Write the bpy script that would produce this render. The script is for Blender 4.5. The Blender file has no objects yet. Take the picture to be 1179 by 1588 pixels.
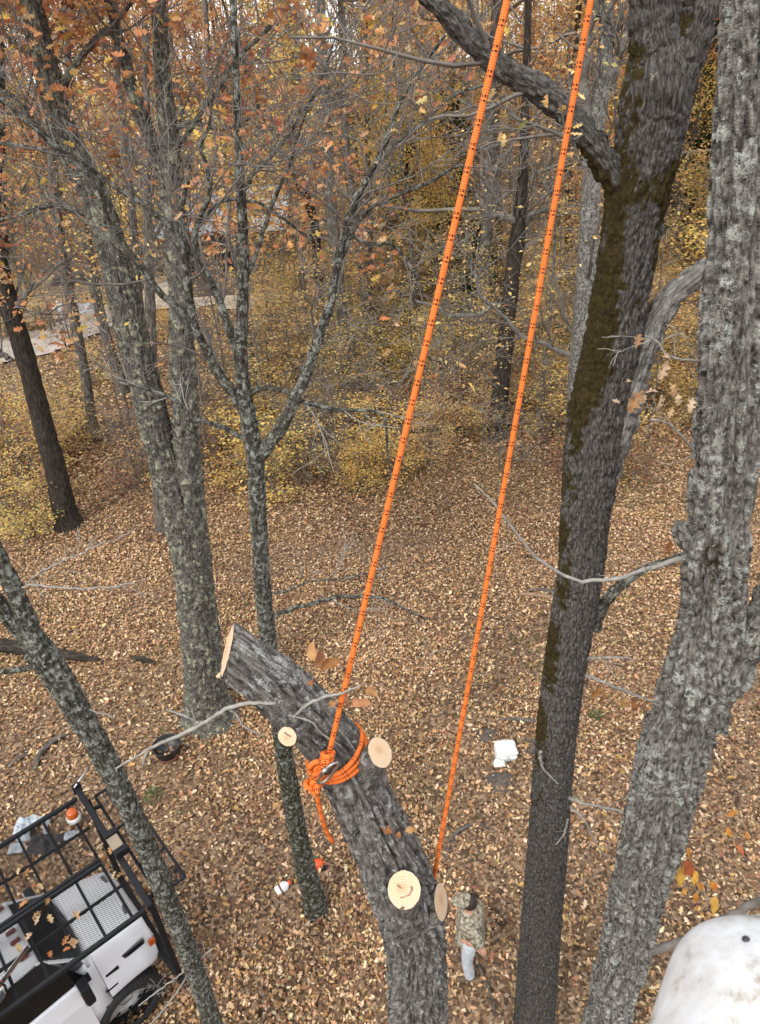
import bpy, bmesh, math, random
import numpy as np
from mathutils import Vector, Matrix

# ------------------------------------------------------------------ camera, sky, sun, exposure
S = bpy.context.scene
COL = S.collection
HC = 9.6                                    # the camera is in a lift bucket, metres above the ground
FP = 1147.0                                 # focal length in photograph pixels
def _cam_rot(nx=720.0, ny=2600.0):
    nd = np.array([(nx-589.5)/FP, (794-ny)/FP, -1.0]); nd /= np.linalg.norm(nd)
    up = -nd; fw = np.array([0, 0, -1.0]); yw = fw-up*(fw@up); yw /= np.linalg.norm(yw)
    return np.stack([np.cross(yw, up), yw, up])
RC = _cam_rot(); CR = RC@np.array([1., 0, 0]); CU = RC@np.array([0, 1., 0]); CF = RC@np.array([0, 0, -1.]); CC = np.array([0, 0, HC])
cam = bpy.data.cameras.new('camera'); co = bpy.data.objects.new('camera', cam); COL.objects.link(co)
co.matrix_world = Matrix([[*RC[0], 0], [*RC[1], 0], [*RC[2], HC], [0, 0, 0, 1]])
cam.sensor_fit = 'VERTICAL'; cam.sensor_height = 36; cam.sensor_width = 27; cam.lens = 36*FP/1588
cam.clip_start = 0.05; cam.clip_end = 900
cam.dof.use_dof = True; cam.dof.focus_distance = 6.0; cam.dof.aperture_fstop = 11.0
S.camera = co

SUN_EL, SUN_AZ = math.radians(52), math.radians(215)     # azimuth from +Y clockwise: behind the camera, to its left
w = bpy.data.worlds.new('World'); S.world = w; w.use_nodes = True
nt = w.node_tree; nt.nodes.clear()
sky = nt.nodes.new('ShaderNodeTexSky'); sky.sky_type = 'NISHITA'; sky.sun_disc = False
sky.sun_elevation = SUN_EL; sky.sun_rotation = SUN_AZ; sky.air_density = 1.0; sky.dust_density = 1.0
hs = nt.nodes.new('ShaderNodeHueSaturation'); hs.inputs['Saturation'].default_value = 0.3
cl = nt.nodes.new('ShaderNodeMix'); cl.data_type = 'RGBA'; cl.inputs[0].default_value = 0.7; cl.inputs[7].default_value = (8.1, 8.3, 8.8, 1)     # an even cloud layer over the sky
bg = nt.nodes.new('ShaderNodeBackground'); bg.inputs['Strength'].default_value = 0.12
out = nt.nodes.new('ShaderNodeOutputWorld')
nt.links.new(sky.outputs[0], hs.inputs['Color']); nt.links.new(hs.outputs[0], cl.inputs[6]); nt.links.new(cl.outputs[2], bg.inputs['Color']); nt.links.new(bg.outputs[0], out.inputs[0])
sl = bpy.data.lights.new('sun', 'SUN'); sl.energy = 1.5; sl.angle = math.radians(15); sl.color = (1, 0.95, 0.88)
so = bpy.data.objects.new('sun', sl); COL.objects.link(so)
so.rotation_euler = Vector((math.sin(SUN_AZ)*math.cos(SUN_EL), math.cos(SUN_AZ)*math.cos(SUN_EL), math.sin(SUN_EL))).to_track_quat('Z', 'Y').to_euler()
S.view_settings.view_transform = 'Standard'; S.view_settings.look = 'None'
S.view_settings.gamma = 1; S.view_settings.use_curve_mapping = False
S.view_settings.exposure = 0.92
S.render.engine = 'CYCLES'
S.cycles.max_bounces = 8; S.cycles.diffuse_bounces = 6; S.cycles.glossy_bounces = 2; S.cycles.transmission_bounces = 5

# ------------------------------------------------------------------ placing helpers (photograph pixel + a real distance -> a point in the world)
def ray(px, py): return CF+(px-589.5)/FP*CR+(794-py)/FP*CU
def P(px, py, Y): d = ray(px, py); return CC+Y/d[1]*d          # on the vertical plane Y metres ahead
def PT(px, py, t): return CC+t*ray(px, py)                      # at depth t
def G(px, py, z=0.0): d = ray(px, py); return CC+(z-HC)/d[2]*d  # on the ground
def depth(p): return float((np.asarray(p)-CC)@CF)
def rad(wpx, p): return 0.5*wpx*depth(p)/FP

# ------------------------------------------------------------------ numpy noise
def _h(ix, iy, iz, seed):
    n = (ix.astype(np.uint32)*np.uint32(374761393)+iy.astype(np.uint32)*np.uint32(668265263)+iz.astype(np.uint32)*np.uint32(2147483647)+np.uint32(seed*974711 & 0xffffffff))
    n = (n ^ (n >> np.uint32(13)))*np.uint32(1274126177); n = n ^ (n >> np.uint32(16))
    return (n & np.uint32(0xffffff)).astype(np.float64)/0xffffff
def vn(x, y, z, seed=0):
    x = np.asarray(x, float); y = np.asarray(y, float); z = np.asarray(z, float)
    x, y, z = np.broadcast_arrays(x, y, z)
    ix, iy, iz = np.floor(x), np.floor(y), np.floor(z)
    fx, fy, fz = x-ix, y-iy, z-iz
    fx, fy, fz = [q*q*(3-2*q) for q in (fx, fy, fz)]
    ix, iy, iz = [q.astype(np.int64) for q in (ix, iy, iz)]
    r = 0
    for a in (0, 1):
        for b in (0, 1):
            for c in (0, 1):
                r = r+_h(ix+a, iy+b, iz+c, seed)*np.where(a, fx, 1-fx)*np.where(b, fy, 1-fy)*np.where(c, fz, 1-fz)
    return r
def fbm(x, y, z, seed=0, o=3):
    r, a, s = 0, 0.5, 0
    for k in range(o):
        r = r+a*vn(x*2**k, y*2**k, z*2**k, seed+k*17); s += a; a *= 0.5
    return r/s
def sstep(a, b, x): t = np.clip((x-a)/(b-a), 0, 1); return t*t*(3-2*t)

# ------------------------------------------------------------------ objects
def setp(o, label=None, cat=None, group=None, kind=None):
    if label: o['label'] = label
    if cat: o['category'] = cat
    if group: o['group'] = group
    if kind: o['kind'] = kind
    return o
def thing(name, label, cat, loc=(0, 0, 0), group=None, rot=None):
    o = bpy.data.objects.new(name, None); COL.objects.link(o); o.location = [float(q) for q in loc]
    o.empty_display_size = 0.1
    if rot: o.rotation_euler = rot
    return setp(o, label, cat, group)
def base_of(o):
    return np.array(o.location) if o is not None else np.zeros(3)
def raw(name, V, Q=None, T=None, mat=None, smooth=True, attrs=None, midx=None):
    me = bpy.data.meshes.new(name); V = np.asarray(V, np.float32)
    Q = np.zeros((0, 4), np.int64) if Q is None else np.asarray(Q, np.int64).reshape(-1, 4)
    T = np.zeros((0, 3), np.int64) if T is None else np.asarray(T, np.int64).reshape(-1, 3)
    me.vertices.add(len(V)); me.vertices.foreach_set('co', V.ravel())
    li = np.concatenate([Q.ravel(), T.ravel()]).astype(np.int32)
    lt = np.concatenate([np.full(len(Q), 4), np.full(len(T), 3)]).astype(np.int32)
    ls = np.concatenate([[0], np.cumsum(lt)[:-1]]).astype(np.int32) if len(lt) else lt
    me.loops.add(len(li)); me.loops.foreach_set('vertex_index', li)
    me.polygons.add(len(lt)); me.polygons.foreach_set('loop_start', ls); me.polygons.foreach_set('loop_total', lt)
    if midx is not None: me.polygons.foreach_set('material_index', np.asarray(midx, np.int32))
    me.polygons.foreach_set('use_smooth', np.full(len(lt), bool(smooth)))
    for k, a in (attrs or {}).items():
        a = np.asarray(a, np.float32)
        if a.ndim == 1: at = me.attributes.new(k, 'FLOAT', 'POINT'); at.data.foreach_set('value', a)
        elif k.startswith('col'):
            at = me.attributes.new(k, 'FLOAT_COLOR', 'POINT'); at.data.foreach_set('color', np.concatenate([a, np.ones((len(a), 1), np.float32)], 1).ravel())
        else: at = me.attributes.new(k, 'FLOAT_VECTOR', 'POINT'); at.data.foreach_set('vector', a.ravel())
    me.update(calc_edges=True)
    for m in (mat if isinstance(mat, (list, tuple)) else [mat]):
        if m is not None: me.materials.append(m)
    return me
def link(name, me, parent=None):
    o = bpy.data.objects.new(name, me); COL.objects.link(o)
    if parent is not None: o.parent = parent
    return o
def part(name, V, Q=None, T=None, mat=None, parent=None, local=False, **kw):
    V = np.asarray(V, float)
    if parent is not None and not local:
        p = parent; off = np.zeros(3)
        while p is not None: off = off+np.array(p.location); p = p.parent
        V = V-off
    return link(name, raw(name, V, Q, T, mat, **kw), parent)
def bmpart(name, bm, mat, parent=None, smooth=False, loc=None):
    me = bpy.data.meshes.new(name); bm.to_mesh(me); bm.free()
    for m in (mat if isinstance(mat, (list, tuple)) else [mat]): me.materials.append(m)
    if smooth: me.polygons.foreach_set('use_smooth', np.full(len(me.polygons), True))
    o = link(name, me, parent)
    if loc is not None: o.location = [float(q) for q in loc]
    return o
class Acc:
    """collects geometry for one mesh"""
    def __init__(s): s.V, s.Q, s.T, s.A, s.n = [], [], [], {}, 0
    def add(s, V, Q=None, T=None, **a):
        V = np.asarray(V, float).reshape(-1, 3)
        if Q is not None and len(Q): s.Q.append(np.asarray(Q).reshape(-1, 4)+s.n)
        if T is not None and len(T): s.T.append(np.asarray(T).reshape(-1, 3)+s.n)
        s.V.append(V); s.n += len(V)
        for k, v in a.items(): s.A.setdefault(k, []).append(np.asarray(v, float))
    def get(s):
        c = lambda L, k: np.concatenate(L) if L else np.zeros((0, k), np.int64)
        return np.concatenate(s.V), c(s.Q, 4), c(s.T, 3), {k: np.concatenate(v) for k, v in s.A.items()}
    def build(s, name, mat, parent=None, local=False, smooth=True):
        V, Q, T, A = s.get(); return part(name, V, Q, T, mat, parent, local, smooth=smooth, attrs=A)

def catmull(pts, n):
    pts = np.asarray(pts, float); k = len(pts)
    if k == 2:
        t = np.linspace(0, 1, n)[:, None]; return pts[:1]*(1-t)+pts[1:]*t
    ext = np.vstack([2*pts[0]-pts[1], pts, 2*pts[-1]-pts[-2]])
    seg = np.linalg.norm(np.diff(pts[:, :3], axis=0), axis=1); cum = np.concatenate([[0], np.cumsum(seg)])
    u = np.linspace(0, cum[-1], n); i = np.clip(np.searchsorted(cum, u, 'right')-1, 0, k-2)
    t = ((u-cum[i])/np.maximum(seg[i], 1e-9))[:, None]
    p0, p1, p2, p3 = ext[i], ext[i+1], ext[i+2], ext[i+3]
    return 0.5*(2*p1+(p2-p0)*t+(2*p0-5*p1+4*p2-p3)*t*t+(3*p1-p0-3*p2+p3)*t**3)
def frames(pts):
    T = np.gradient(pts, axis=0); T /= np.linalg.norm(T, axis=1)[:, None]+1e-12
    N = np.zeros_like(T); r = np.array([0, -1.0, 0]) if abs(T[0][1]) < 0.8 else np.array([1.0, 0, 0])
    v = r-T[0]*(r@T[0]); N[0] = v/np.linalg.norm(v)
    for k in range(1, len(pts)):
        v = N[k-1]-T[k]*(N[k-1]@T[k]); N[k] = v/(np.linalg.norm(v)+1e-12)
    return T, N, np.cross(T, N)
def grid_quads(nr, ns, off=0):
    a = np.arange(nr-1)[:, None]*ns; b = np.arange(ns)[None]; b2 = (b+1) % ns
    return np.stack([a+b, a+b2, a+ns+b2, a+ns+b], -1).reshape(-1, 4)+off
def tube(pts, r, ns=8, cap=True):
    pts = np.asarray(pts, float); r = np.broadcast_to(np.asarray(r, float), (len(pts),))
    T, N, B = frames(pts); th = np.arange(ns)*2*np.pi/ns
    V = pts[:, None]+r[:, None, None]*(np.cos(th)[None, :, None]*N[:, None]+np.sin(th)[None, :, None]*B[:, None])
    V = V.reshape(-1, 3); Q = grid_quads(len(pts), ns); Tt = []
    if cap:
        n0 = len(V); V = np.vstack([V, pts[:1], pts[-1:]]); k = np.arange(ns); k2 = (k+1) % ns; e = (len(pts)-1)*ns
        Tt = np.concatenate([np.stack([np.full(ns, n0), k2, k], 1), np.stack([np.full(ns, n0+1), e+k, e+k2], 1)])
    return V, Q, Tt
def batch_tubes(PL, R, ns):
    """many polylines of the same point count as thin tubes"""
    PL = np.asarray(PL); R = np.asarray(R); B, N = PL.shape[:2]
    T = np.gradient(PL, axis=1); T /= np.linalg.norm(T, axis=2, keepdims=True)+1e-12
    m = T.mean(1); ref = np.where(np.abs(m[:, 2:3]) < 0.75, np.array([[0, 0, 1.0]]), np.array([[1.0, 0, 0]]))[:, None]
    U = np.cross(T, ref); U /= np.linalg.norm(U, axis=2, keepdims=True)+1e-12; W = np.cross(T, U)
    th = np.arange(ns)*2*np.pi/ns
    V = PL[:, :, None]+R[:, :, None, None]*(np.cos(th)[:, None]*U[:, :, None]+np.sin(th)[:, None]*W[:, :, None])
    q = grid_quads(N, ns); Q = (q[None]+(np.arange(B)*N*ns)[:, None, None]).reshape(-1, 4)
    return V.reshape(-1, 3), Q

# ------------------------------------------------------------------ materials
def lin(*c):
    c = c[0] if len(c) == 1 else c
    return tuple(((q/255)/12.92 if q/255 <= 0.04045 else ((q/255+0.055)/1.055)**2.4) for q in c)
def mat(name, color=(0.5, 0.5, 0.5), rough=0.6, metal=0.0, noise=None, bump=None, spec=0.5, coat=0.0):
    """plain principled with a little procedural variation: noise=(scale, amount), bump=(scale, strength)"""
    m = bpy.data.materials.new(name); m.use_nodes = True; n = m.node_tree; b = n.nodes['Principled BSDF']
    b.inputs['Base Color'].default_value = (*color, 1); b.inputs['Roughness'].default_value = rough; b.inputs['Metallic'].default_value = metal
    b.inputs['Specular IOR Level'].default_value = spec; b.inputs['Coat Weight'].default_value = coat
    tc = n.nodes.new('ShaderNodeTexCoord')
    if noise:
        t = n.nodes.new('ShaderNodeTexNoise'); t.inputs['Scale'].default_value = noise[0]; t.inputs['Detail'].default_value = 6
        r = n.nodes.new('ShaderNodeValToRGB'); r.color_ramp.elements[0].position = 0.3; r.color_ramp.elements[1].position = 0.7
        d = noise[2] if len(noise) > 2 else tuple(q*(1-noise[1]) for q in color)
        r.color_ramp.elements[0].color = (*d, 1); r.color_ramp.elements[1].color = (*color, 1)
        n.links.new(tc.outputs['Object'], t.inputs['Vector']); n.links.new(t.outputs['Fac'], r.inputs['Fac']); n.links.new(r.outputs[0], b.inputs['Base Color'])
    if bump:
        t = n.nodes.new('ShaderNodeTexNoise'); t.inputs['Scale'].default_value = bump[0]; t.inputs['Detail'].default_value = 5
        bp = n.nodes.new('ShaderNodeBump'); bp.inputs['Strength'].default_value = bump[1]; bp.inputs['Distance'].default_value = 0.02
        n.links.new(tc.outputs['Object'], t.inputs['Vector']); n.links.new(t.outputs['Fac'], bp.inputs['Height']); n.links.new(bp.outputs[0], b.inputs['Normal'])
    return m
def leaf_mat(name, trans=0.3, rough=0.55, hue=0.0):
    m = bpy.data.materials.new(name); m.use_nodes = True; n = m.node_tree; b = n.nodes['Principled BSDF']; o = n.nodes['Material Output']
    a = n.nodes.new('ShaderNodeAttribute'); a.attribute_name = 'col'; c = a.outputs['Color']
    if hue:
        oi = n.nodes.new('ShaderNodeObjectInfo'); h = n.nodes.new('ShaderNodeHueSaturation'); mr = n.nodes.new('ShaderNodeMapRange')
        mr.inputs['To Min'].default_value = 0.5-hue; mr.inputs['To Max'].default_value = 0.5+hue
        n.links.new(oi.outputs['Random'], mr.inputs[0]); n.links.new(mr.outputs[0], h.inputs['Hue']); n.links.new(c, h.inputs['Color']); c = h.outputs[0]
    n.links.new(c, b.inputs['Base Color']); b.inputs['Roughness'].default_value = rough; b.inputs['Specular IOR Level'].default_value = 0.3
    if trans:
        t = n.nodes.new('ShaderNodeBsdfTranslucent'); mx = n.nodes.new('ShaderNodeMixShader'); mx.inputs[0].default_value = trans
        n.links.new(c, t.inputs['Color']); n.links.new(b.outputs[0], mx.inputs[1]); n.links.new(t.outputs[0], mx.inputs[2]); n.links.new(mx.outputs[0], o.inputs[0])
    return m
def ramp(n, fac, stops):
    r = n.nodes.new('ShaderNodeValToRGB'); e = r.color_ramp.elements
    while len(e) < len(stops): e.new(0.5)
    for q, (p, c) in zip(e, stops): q.position = p; q.color = (*c, 1) if len(c) == 3 else c
    n.links.new(fac, r.inputs['Fac']); return r.outputs['Color']
def bark_mat(name, dark, light, lichen=(0.4, 0.43, 0.36), lam=0.35, grain=(34, 34, 7), lscale=9.0, bump=0.6, moss=(0.045, 0.04, 0.012), speck=0.0):
    """bark on attribute bc (round the trunk and along it, in metres); attribute moss is where moss grows, attribute h the ridge height (lichen keeps to the ridges)"""
    m = bpy.data.materials.new(name); m.use_nodes = True; n = m.node_tree; L = n.links.new; b = n.nodes['Principled BSDF']
    b.inputs['Roughness'].default_value = 0.9; b.inputs['Specular IOR Level'].default_value = 0.15
    a = n.nodes.new('ShaderNodeAttribute'); a.attribute_name = 'bc'
    mp = n.nodes.new('ShaderNodeMapping'); mp.inputs['Scale'].default_value = grain; L(a.outputs['Vector'], mp.inputs['Vector'])
    t = n.nodes.new('ShaderNodeTexNoise'); t.inputs['Scale'].default_value = 1; t.inputs['Detail'].default_value = 8; t.inputs['Roughness'].default_value = 0.65; L(mp.outputs[0], t.inputs['Vector'])
    base = ramp(n, t.outputs['Fac'], [(0.36, dark), (0.5, tuple(0.65*x+.35*y for x, y in zip(dark, light))), (0.66, light)])
    fk = n.nodes.new('ShaderNodeTexNoise'); fk.inputs['Scale'].default_value = 3.1; fk.inputs['Detail'].default_value = 5; fk.inputs['Roughness'].default_value = .8; L(mp.outputs[0], fk.inputs['Vector'])
    fm = ramp(n, fk.outputs['Fac'], [(.60, (0, 0, 0)), (.68, (speck, speck, speck))]); fx = n.nodes.new('ShaderNodeMix'); fx.data_type = 'RGBA'; L(fm, fx.inputs[0]); L(base, fx.inputs[6]); fx.inputs[7].default_value = (*[min(q*2.0, .6) for q in light], 1); base = fx.outputs[2]
    l1 = n.nodes.new('ShaderNodeTexNoise'); l1.inputs['Scale'].default_value = lscale; l1.inputs['Detail'].default_value = 9; l1.inputs['Roughness'].default_value = 0.82; L(a.outputs['Vector'], l1.inputs['Vector'])
    lm = ramp(n, l1.outputs['Fac'], [(0.63-lam*0.35, (0, 0, 0)), (0.66-lam*0.35, (1, 1, 1))])
    h = n.nodes.new('ShaderNodeAttribute'); h.attribute_name = 'h'
    mu = n.nodes.new('ShaderNodeMath'); mu.operation = 'MULTIPLY'; L(lm, mu.inputs[0]); L(h.outputs['Fac'], mu.inputs[1])
    l2 = n.nodes.new('ShaderNodeTexNoise'); l2.inputs['Scale'].default_value = lscale*9; l2.inputs['Detail'].default_value = 4; L(a.outputs['Vector'], l2.inputs['Vector'])
    lc = ramp(n, l2.outputs['Fac'], [(0.35, tuple(q*0.55 for q in lichen)), (0.65, lichen)])
    mx = n.nodes.new('ShaderNodeMix'); mx.data_type = 'RGBA'; L(mu.outputs[0], mx.inputs[0]); L(base, mx.inputs[6]); L(lc, mx.inputs[7])
    mo = n.nodes.new('ShaderNodeAttribute'); mo.attribute_name = 'moss'
    m2 = n.nodes.new('ShaderNodeMath'); m2.operation = 'ADD'; L(mo.outputs['Fac'], m2.inputs[0])
    l3 = n.nodes.new('ShaderNodeTexNoise'); l3.inputs['Scale'].default_value = 26; l3.inputs['Detail'].default_value = 8; L(a.outputs['Vector'], l3.inputs['Vector']); L(l3.outputs['Fac'], m2.inputs[1])
    mm = ramp(n, m2.outputs[0], [(0.86, (0, 0, 0)), (1.06, (1, 1, 1))])
    mc = ramp(n, l2.outputs['Fac'], [(0.3, tuple(q*0.4 for q in moss)), (0.7, moss)])
    m3 = n.nodes.new('ShaderNodeMix'); m3.data_type = 'RGBA'; L(mm, m3.inputs[0]); L(mx.outputs[2], m3.inputs[6]); L(mc, m3.inputs[7])
    L(m3.outputs[2], b.inputs['Base Color'])
    ad = n.nodes.new('ShaderNodeMath'); ad.operation = 'ADD'; L(t.outputs['Fac'], ad.inputs[0]); L(l2.outputs['Fac'], ad.inputs[1])
    bp = n.nodes.new('ShaderNodeBump'); bp.inputs['Strength'].default_value = bump; bp.inputs['Distance'].default_value = 0.012; L(ad.outputs[0], bp.inputs['Height']); L(bp.outputs[0], b.inputs['Normal'])
    return m
M = {}
M['bark_cut'] = bark_mat('bark_cut', (0.034, 0.03, 0.026), (0.29, 0.265, 0.24), (0.46, 0.47, 0.45), 0.26, (52, 52, 13), 15, 1.0, speck=.3)
M['bark_moss'] = bark_mat('bark_moss', (0.022, 0.019, 0.016), (0.18, 0.166, 0.15), (0.5, 0.5, 0.36), 0.0, (105, 105, 34), 5, 0.9, (0.055, 0.041, 0.013), speck=.75)
M['bark_grey'] = bark_mat('bark_grey', (0.075, 0.07, 0.063), (0.36, 0.345, 0.315), (0.5, 0.5, 0.45), 0.1, (90, 90, 14), 9, 0.8, speck=.3)
M['bark_pale'] = bark_mat('bark_pale', (0.022, 0.02, 0.018), (0.30, 0.275, 0.245), (0.46, 0.48, 0.43), 0.32, (56, 56, 20), 17, 0.9, speck=.5)
M['bark_oak'] = bark_mat('bark_oak', (0.022, 0.02, 0.017), (0.21, 0.195, 0.17), (0.42, 0.43, 0.3), 0.30, (60, 60, 22), 9, 0.9, speck=.6)
M['bark_lichen'] = bark_mat('bark_lichen', (0.016, 0.014, 0.011), (0.11, 0.10, 0.078), (0.38, 0.40, 0.35), 0.36, (60, 60, 16), 20, 0.8, speck=.4)
M['bark_far'] = bark_mat('bark_far', (0.04, 0.034, 0.028), (0.2, 0.178, 0.155), (0.3, 0.31, 0.26), 0.25, (24, 24, 5), 9, 0.6, speck=.3)
M['bark_black'] = bark_mat('bark_black', (0.014, 0.011, 0.009), (0.075, 0.062, 0.05), (0.2, 0.2, 0.16), 0.0, (30, 30, 6), 8, 0.6, speck=.3)
M['twig'] = mat('twig', (0.2, 0.178, 0.155), 0.85, noise=(9, 0.6))
M['twig_far'] = mat('twig_far', (0.25, 0.215, 0.185), 0.85, noise=(3, 0.5)); M['twig_pale'] = mat('twig_pale', (0.34, 0.32, 0.28), 0.85, noise=(30, 0.5))
M['leaf'] = leaf_mat('leaf', 0.3); M['leaf_tree'] = leaf_mat('leaf_tree', 0.45, hue=0.012); M['litter'] = leaf_mat('litter', 0.0, 0.7)

# ------------------------------------------------------------------ leaves
PAL_LITTER = [((0.42, 0.252, 0.125), 28), ((0.53, 0.36, 0.205), 20), ((0.28, 0.148, 0.07), 26), ((0.13, 0.072, 0.04), 18), ((0.64, 0.485, 0.31), 9), ((0.43, 0.27, 0.085), 4), ((0.22, 0.095, 0.055), 5)]
PAL_RUST = [((0.5, 0.21, 0.085), 28), ((0.58, 0.3, 0.12), 28), ((0.4, 0.16, 0.09), 14), ((0.6, 0.4, 0.21), 16), ((0.25, 0.115, 0.065), 8), ((0.62, 0.42, 0.1), 8)]
PAL_GOLD = [((0.7, 0.46, 0.17), 30), ((0.62, 0.36, 0.13), 22), ((0.76, 0.58, 0.26), 26), ((0.47, 0.28, 0.12), 12), ((0.46, 0.41, 0.16), 12)]
PAL_YELLOW = [((0.82, 0.61, 0.2), 32), ((0.78, 0.49, 0.13), 26), ((0.62, 0.53, 0.17), 20), ((0.42, 0.41, 0.15), 9), ((0.58, 0.33, 0.11), 12)]
PAL_PINK = [((0.34, 0.11, 0.085), 40), ((0.42, 0.19, 0.13), 30), ((0.24, 0.085, 0.07), 20), ((0.46, 0.3, 0.14), 10)]
PAL_GREEN = [((0.05, 0.075, 0.03), 40), ((0.075, 0.1, 0.045), 30), ((0.035, 0.05, 0.025), 30)]
PAL_GRASS = [((0.13, 0.14, 0.05), 40), ((0.2, 0.19, 0.08), 30), ((0.3, 0.25, 0.12), 30), ((0.07, 0.095, 0.03), 20)]
def pick(pal, n, rng, jit=0.18):
    c = np.array([p[0] for p in pal]); w_ = np.array([p[1] for p in pal], float)
    i = rng.choice(len(pal), n, p=w_/w_.sum())
    return c[i]*(1+jit*(rng.random((n, 1))*2-1))*(1+0.07*(rng.random((n, 3))*2-1))
def rot_frames(n, rng, tilt):
    """random leaf frames: yaw anything, tilted from horizontal by up to tilt"""
    yaw = rng.random(n)*2*np.pi; ti = (rng.random(n)**0.8)*tilt; ta = rng.random(n)*2*np.pi
    nz = np.stack([np.sin(ti)*np.cos(ta), np.sin(ti)*np.sin(ta), np.cos(ti)], 1)
    x = np.stack([np.cos(yaw), np.sin(yaw), np.zeros(n)], 1); x -= nz*(x*nz).sum(1, keepdims=True); x /= np.linalg.norm(x, axis=1, keepdims=True)
    return x, np.cross(nz, x), nz
def leaves(pts, size, rng, pal, tilt=1.2, detail=1, aspect=0.5):
    """a mesh part's worth of leaves: detail 0 = folded diamond, 1 = six-sided curled leaf"""
    n = len(pts); s = size[0]+(size[1]-size[0])*rng.random(n); x, y, z = rot_frames(n, rng, tilt)
    c = pick(pal, n, rng)
    if detail == 0:
        L = np.array([[-.5, 0, 0], [0, -aspect/2, .12], [.5, 0, 0], [0, aspect/2, .12]]); F = np.array([[0, 1, 2], [0, 2, 3]])
        Lo = np.broadcast_to(L, (n, 4, 3)).copy()
    elif detail == 2:
        a = aspect/2
        L = np.array([[-.5, 0, 0], [-.28, -a*.75, 0], [-.17, -a*.3, 0], [.02, -a*1.15, 0], [.12, -a*.4, 0], [.3, -a*.8, 0], [.5, 0, 0], [.3, a*.8, 0], [.12, a*.4, 0], [.02, a*1.15, 0], [-.17, a*.3, 0], [-.28, a*.75, 0]])
        F = np.array([[0, 1, 2], [0, 2, 10], [0, 10, 11], [2, 3, 4], [2, 4, 8], [2, 8, 10], [8, 9, 10], [4, 5, 6], [4, 6, 8], [6, 7, 8]])
        Lo = np.broadcast_to(L, (n, 12, 3)).copy(); Lo[:, :, 1] *= (0.8+0.4*rng.random((n, 12)))
        k = (rng.random((n, 1))*2-0.6)*1.3; Lo[:, :, 2] += k*np.abs(Lo[:, :, 1])*0.9+((rng.random((n, 1))-.4)*1.3)*Lo[:, :, 0]**2; Lo[:, :, 0] += .05*(rng.random((n, 12))-.5)
    else:
        a = aspect/2
        L = np.array([[-.5, 0, 0], [-.15, -a, 0], [.2, -a*.8, 0], [.5, 0, 0], [.2, a*.8, 0], [-.15, a, 0]])
        F = np.array([[0, 1, 5], [1, 2, 4], [1, 4, 5], [2, 3, 4]])
        Lo = np.broadcast_to(L, (n, 6, 3)).copy()
        Lo[:, :, 1] *= (0.7+0.6*rng.random((n, 6)))
        k = (rng.random((n, 1))*2-0.5)*1.7; Lo[:, :, 2] += k*np.abs(Lo[:, :, 1])*0.9+((rng.random((n, 1))-.3)*1.0)*Lo[:, :, 0]**2
        Lo[:, :, 0] += 0.1*(rng.random((n, 6))-.5)
    Lo *= s[:, None, None]
    V = pts[:, None]+Lo[..., 0:1]*x[:, None]+Lo[..., 1:2]*y[:, None]+Lo[..., 2:3]*z[:, None]
    k = Lo.shape[1]; T = (F[None]+(np.arange(n)*k)[:, None, None]).reshape(-1, 3)
    return V.reshape(-1, 3), T, np.repeat(c, k, 0)
def big_leaf(base, direction, normal, L, col, rng, kind='oak', curl=0.5):
    """one leaf seen close: a lobed, curled blade with its stalk"""
    base = np.asarray(base, float); d = np.asarray(direction, float); d = d/np.linalg.norm(d)
    nz = np.asarray(normal, float); nz = nz-d*(nz@d); nz /= np.linalg.norm(nz); b = np.cross(nz, d)
    nu, nv = 15, 5; V = []; C_ = []
    ph = rng.random()*6; tw = (rng.random()-.5)*1.2
    for i in range(nu):
        s = i/(nu-1)
        wd = (0.30 if kind == 'oak' else 0.23)*math.sin(math.pi*min(1, (s*0.92+0.04)**(1 if kind == 'oak' else .8)))**(0.75 if kind == 'oak' else 1.1)*(1+(.0 if kind == 'oak' else .22*math.sin(11*s+ph)))
        if kind == 'oak': wd *= 0.62+0.38*math.cos(2*math.pi*3.2*s+ph*0.2)+0.25*s
        bend = curl*s*s
        cx = base+d*L*(s-0.25*bend*s)+nz*L*(-0.55*bend+0.04*math.sin(7*s+ph))
        for j in range(nv):
            v = (j/(nv-1)-.5)*2; a = tw*s
            lat = b*math.cos(a)+nz*math.sin(a); upv = nz*math.cos(a)-b*math.sin(a)
            V.append(cx+lat*v*wd*L*0.9+upv*(abs(v)**1.5*wd*L*0.7*curl+0.035*L*math.sin(9*s+4*v+ph)))
            C_.append(np.array(col)*(0.82+0.35*rng.random()*(0.4+0.6*abs(v)))*(1.2 if j == 2 else 1))
    Q = [[i*nv+j, i*nv+j+1, (i+1)*nv+j+1, (i+1)*nv+j] for i in range(nu-1) for j in range(nv-1)]
    sv, sq, st = tube([base-d*L*0.18+nz*0.02*L, base], [L*0.008, L*0.012], 4)
    n0 = len(V); V = np.vstack([np.array(V), sv]); Q = np.vstack([np.array(Q), sq+n0]); C_ = np.vstack([np.array(C_), np.repeat([[0.2, 0.1, 0.04]], len(sv), 0)])
    return V, Q, np.asarray(st)+n0, C_

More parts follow.
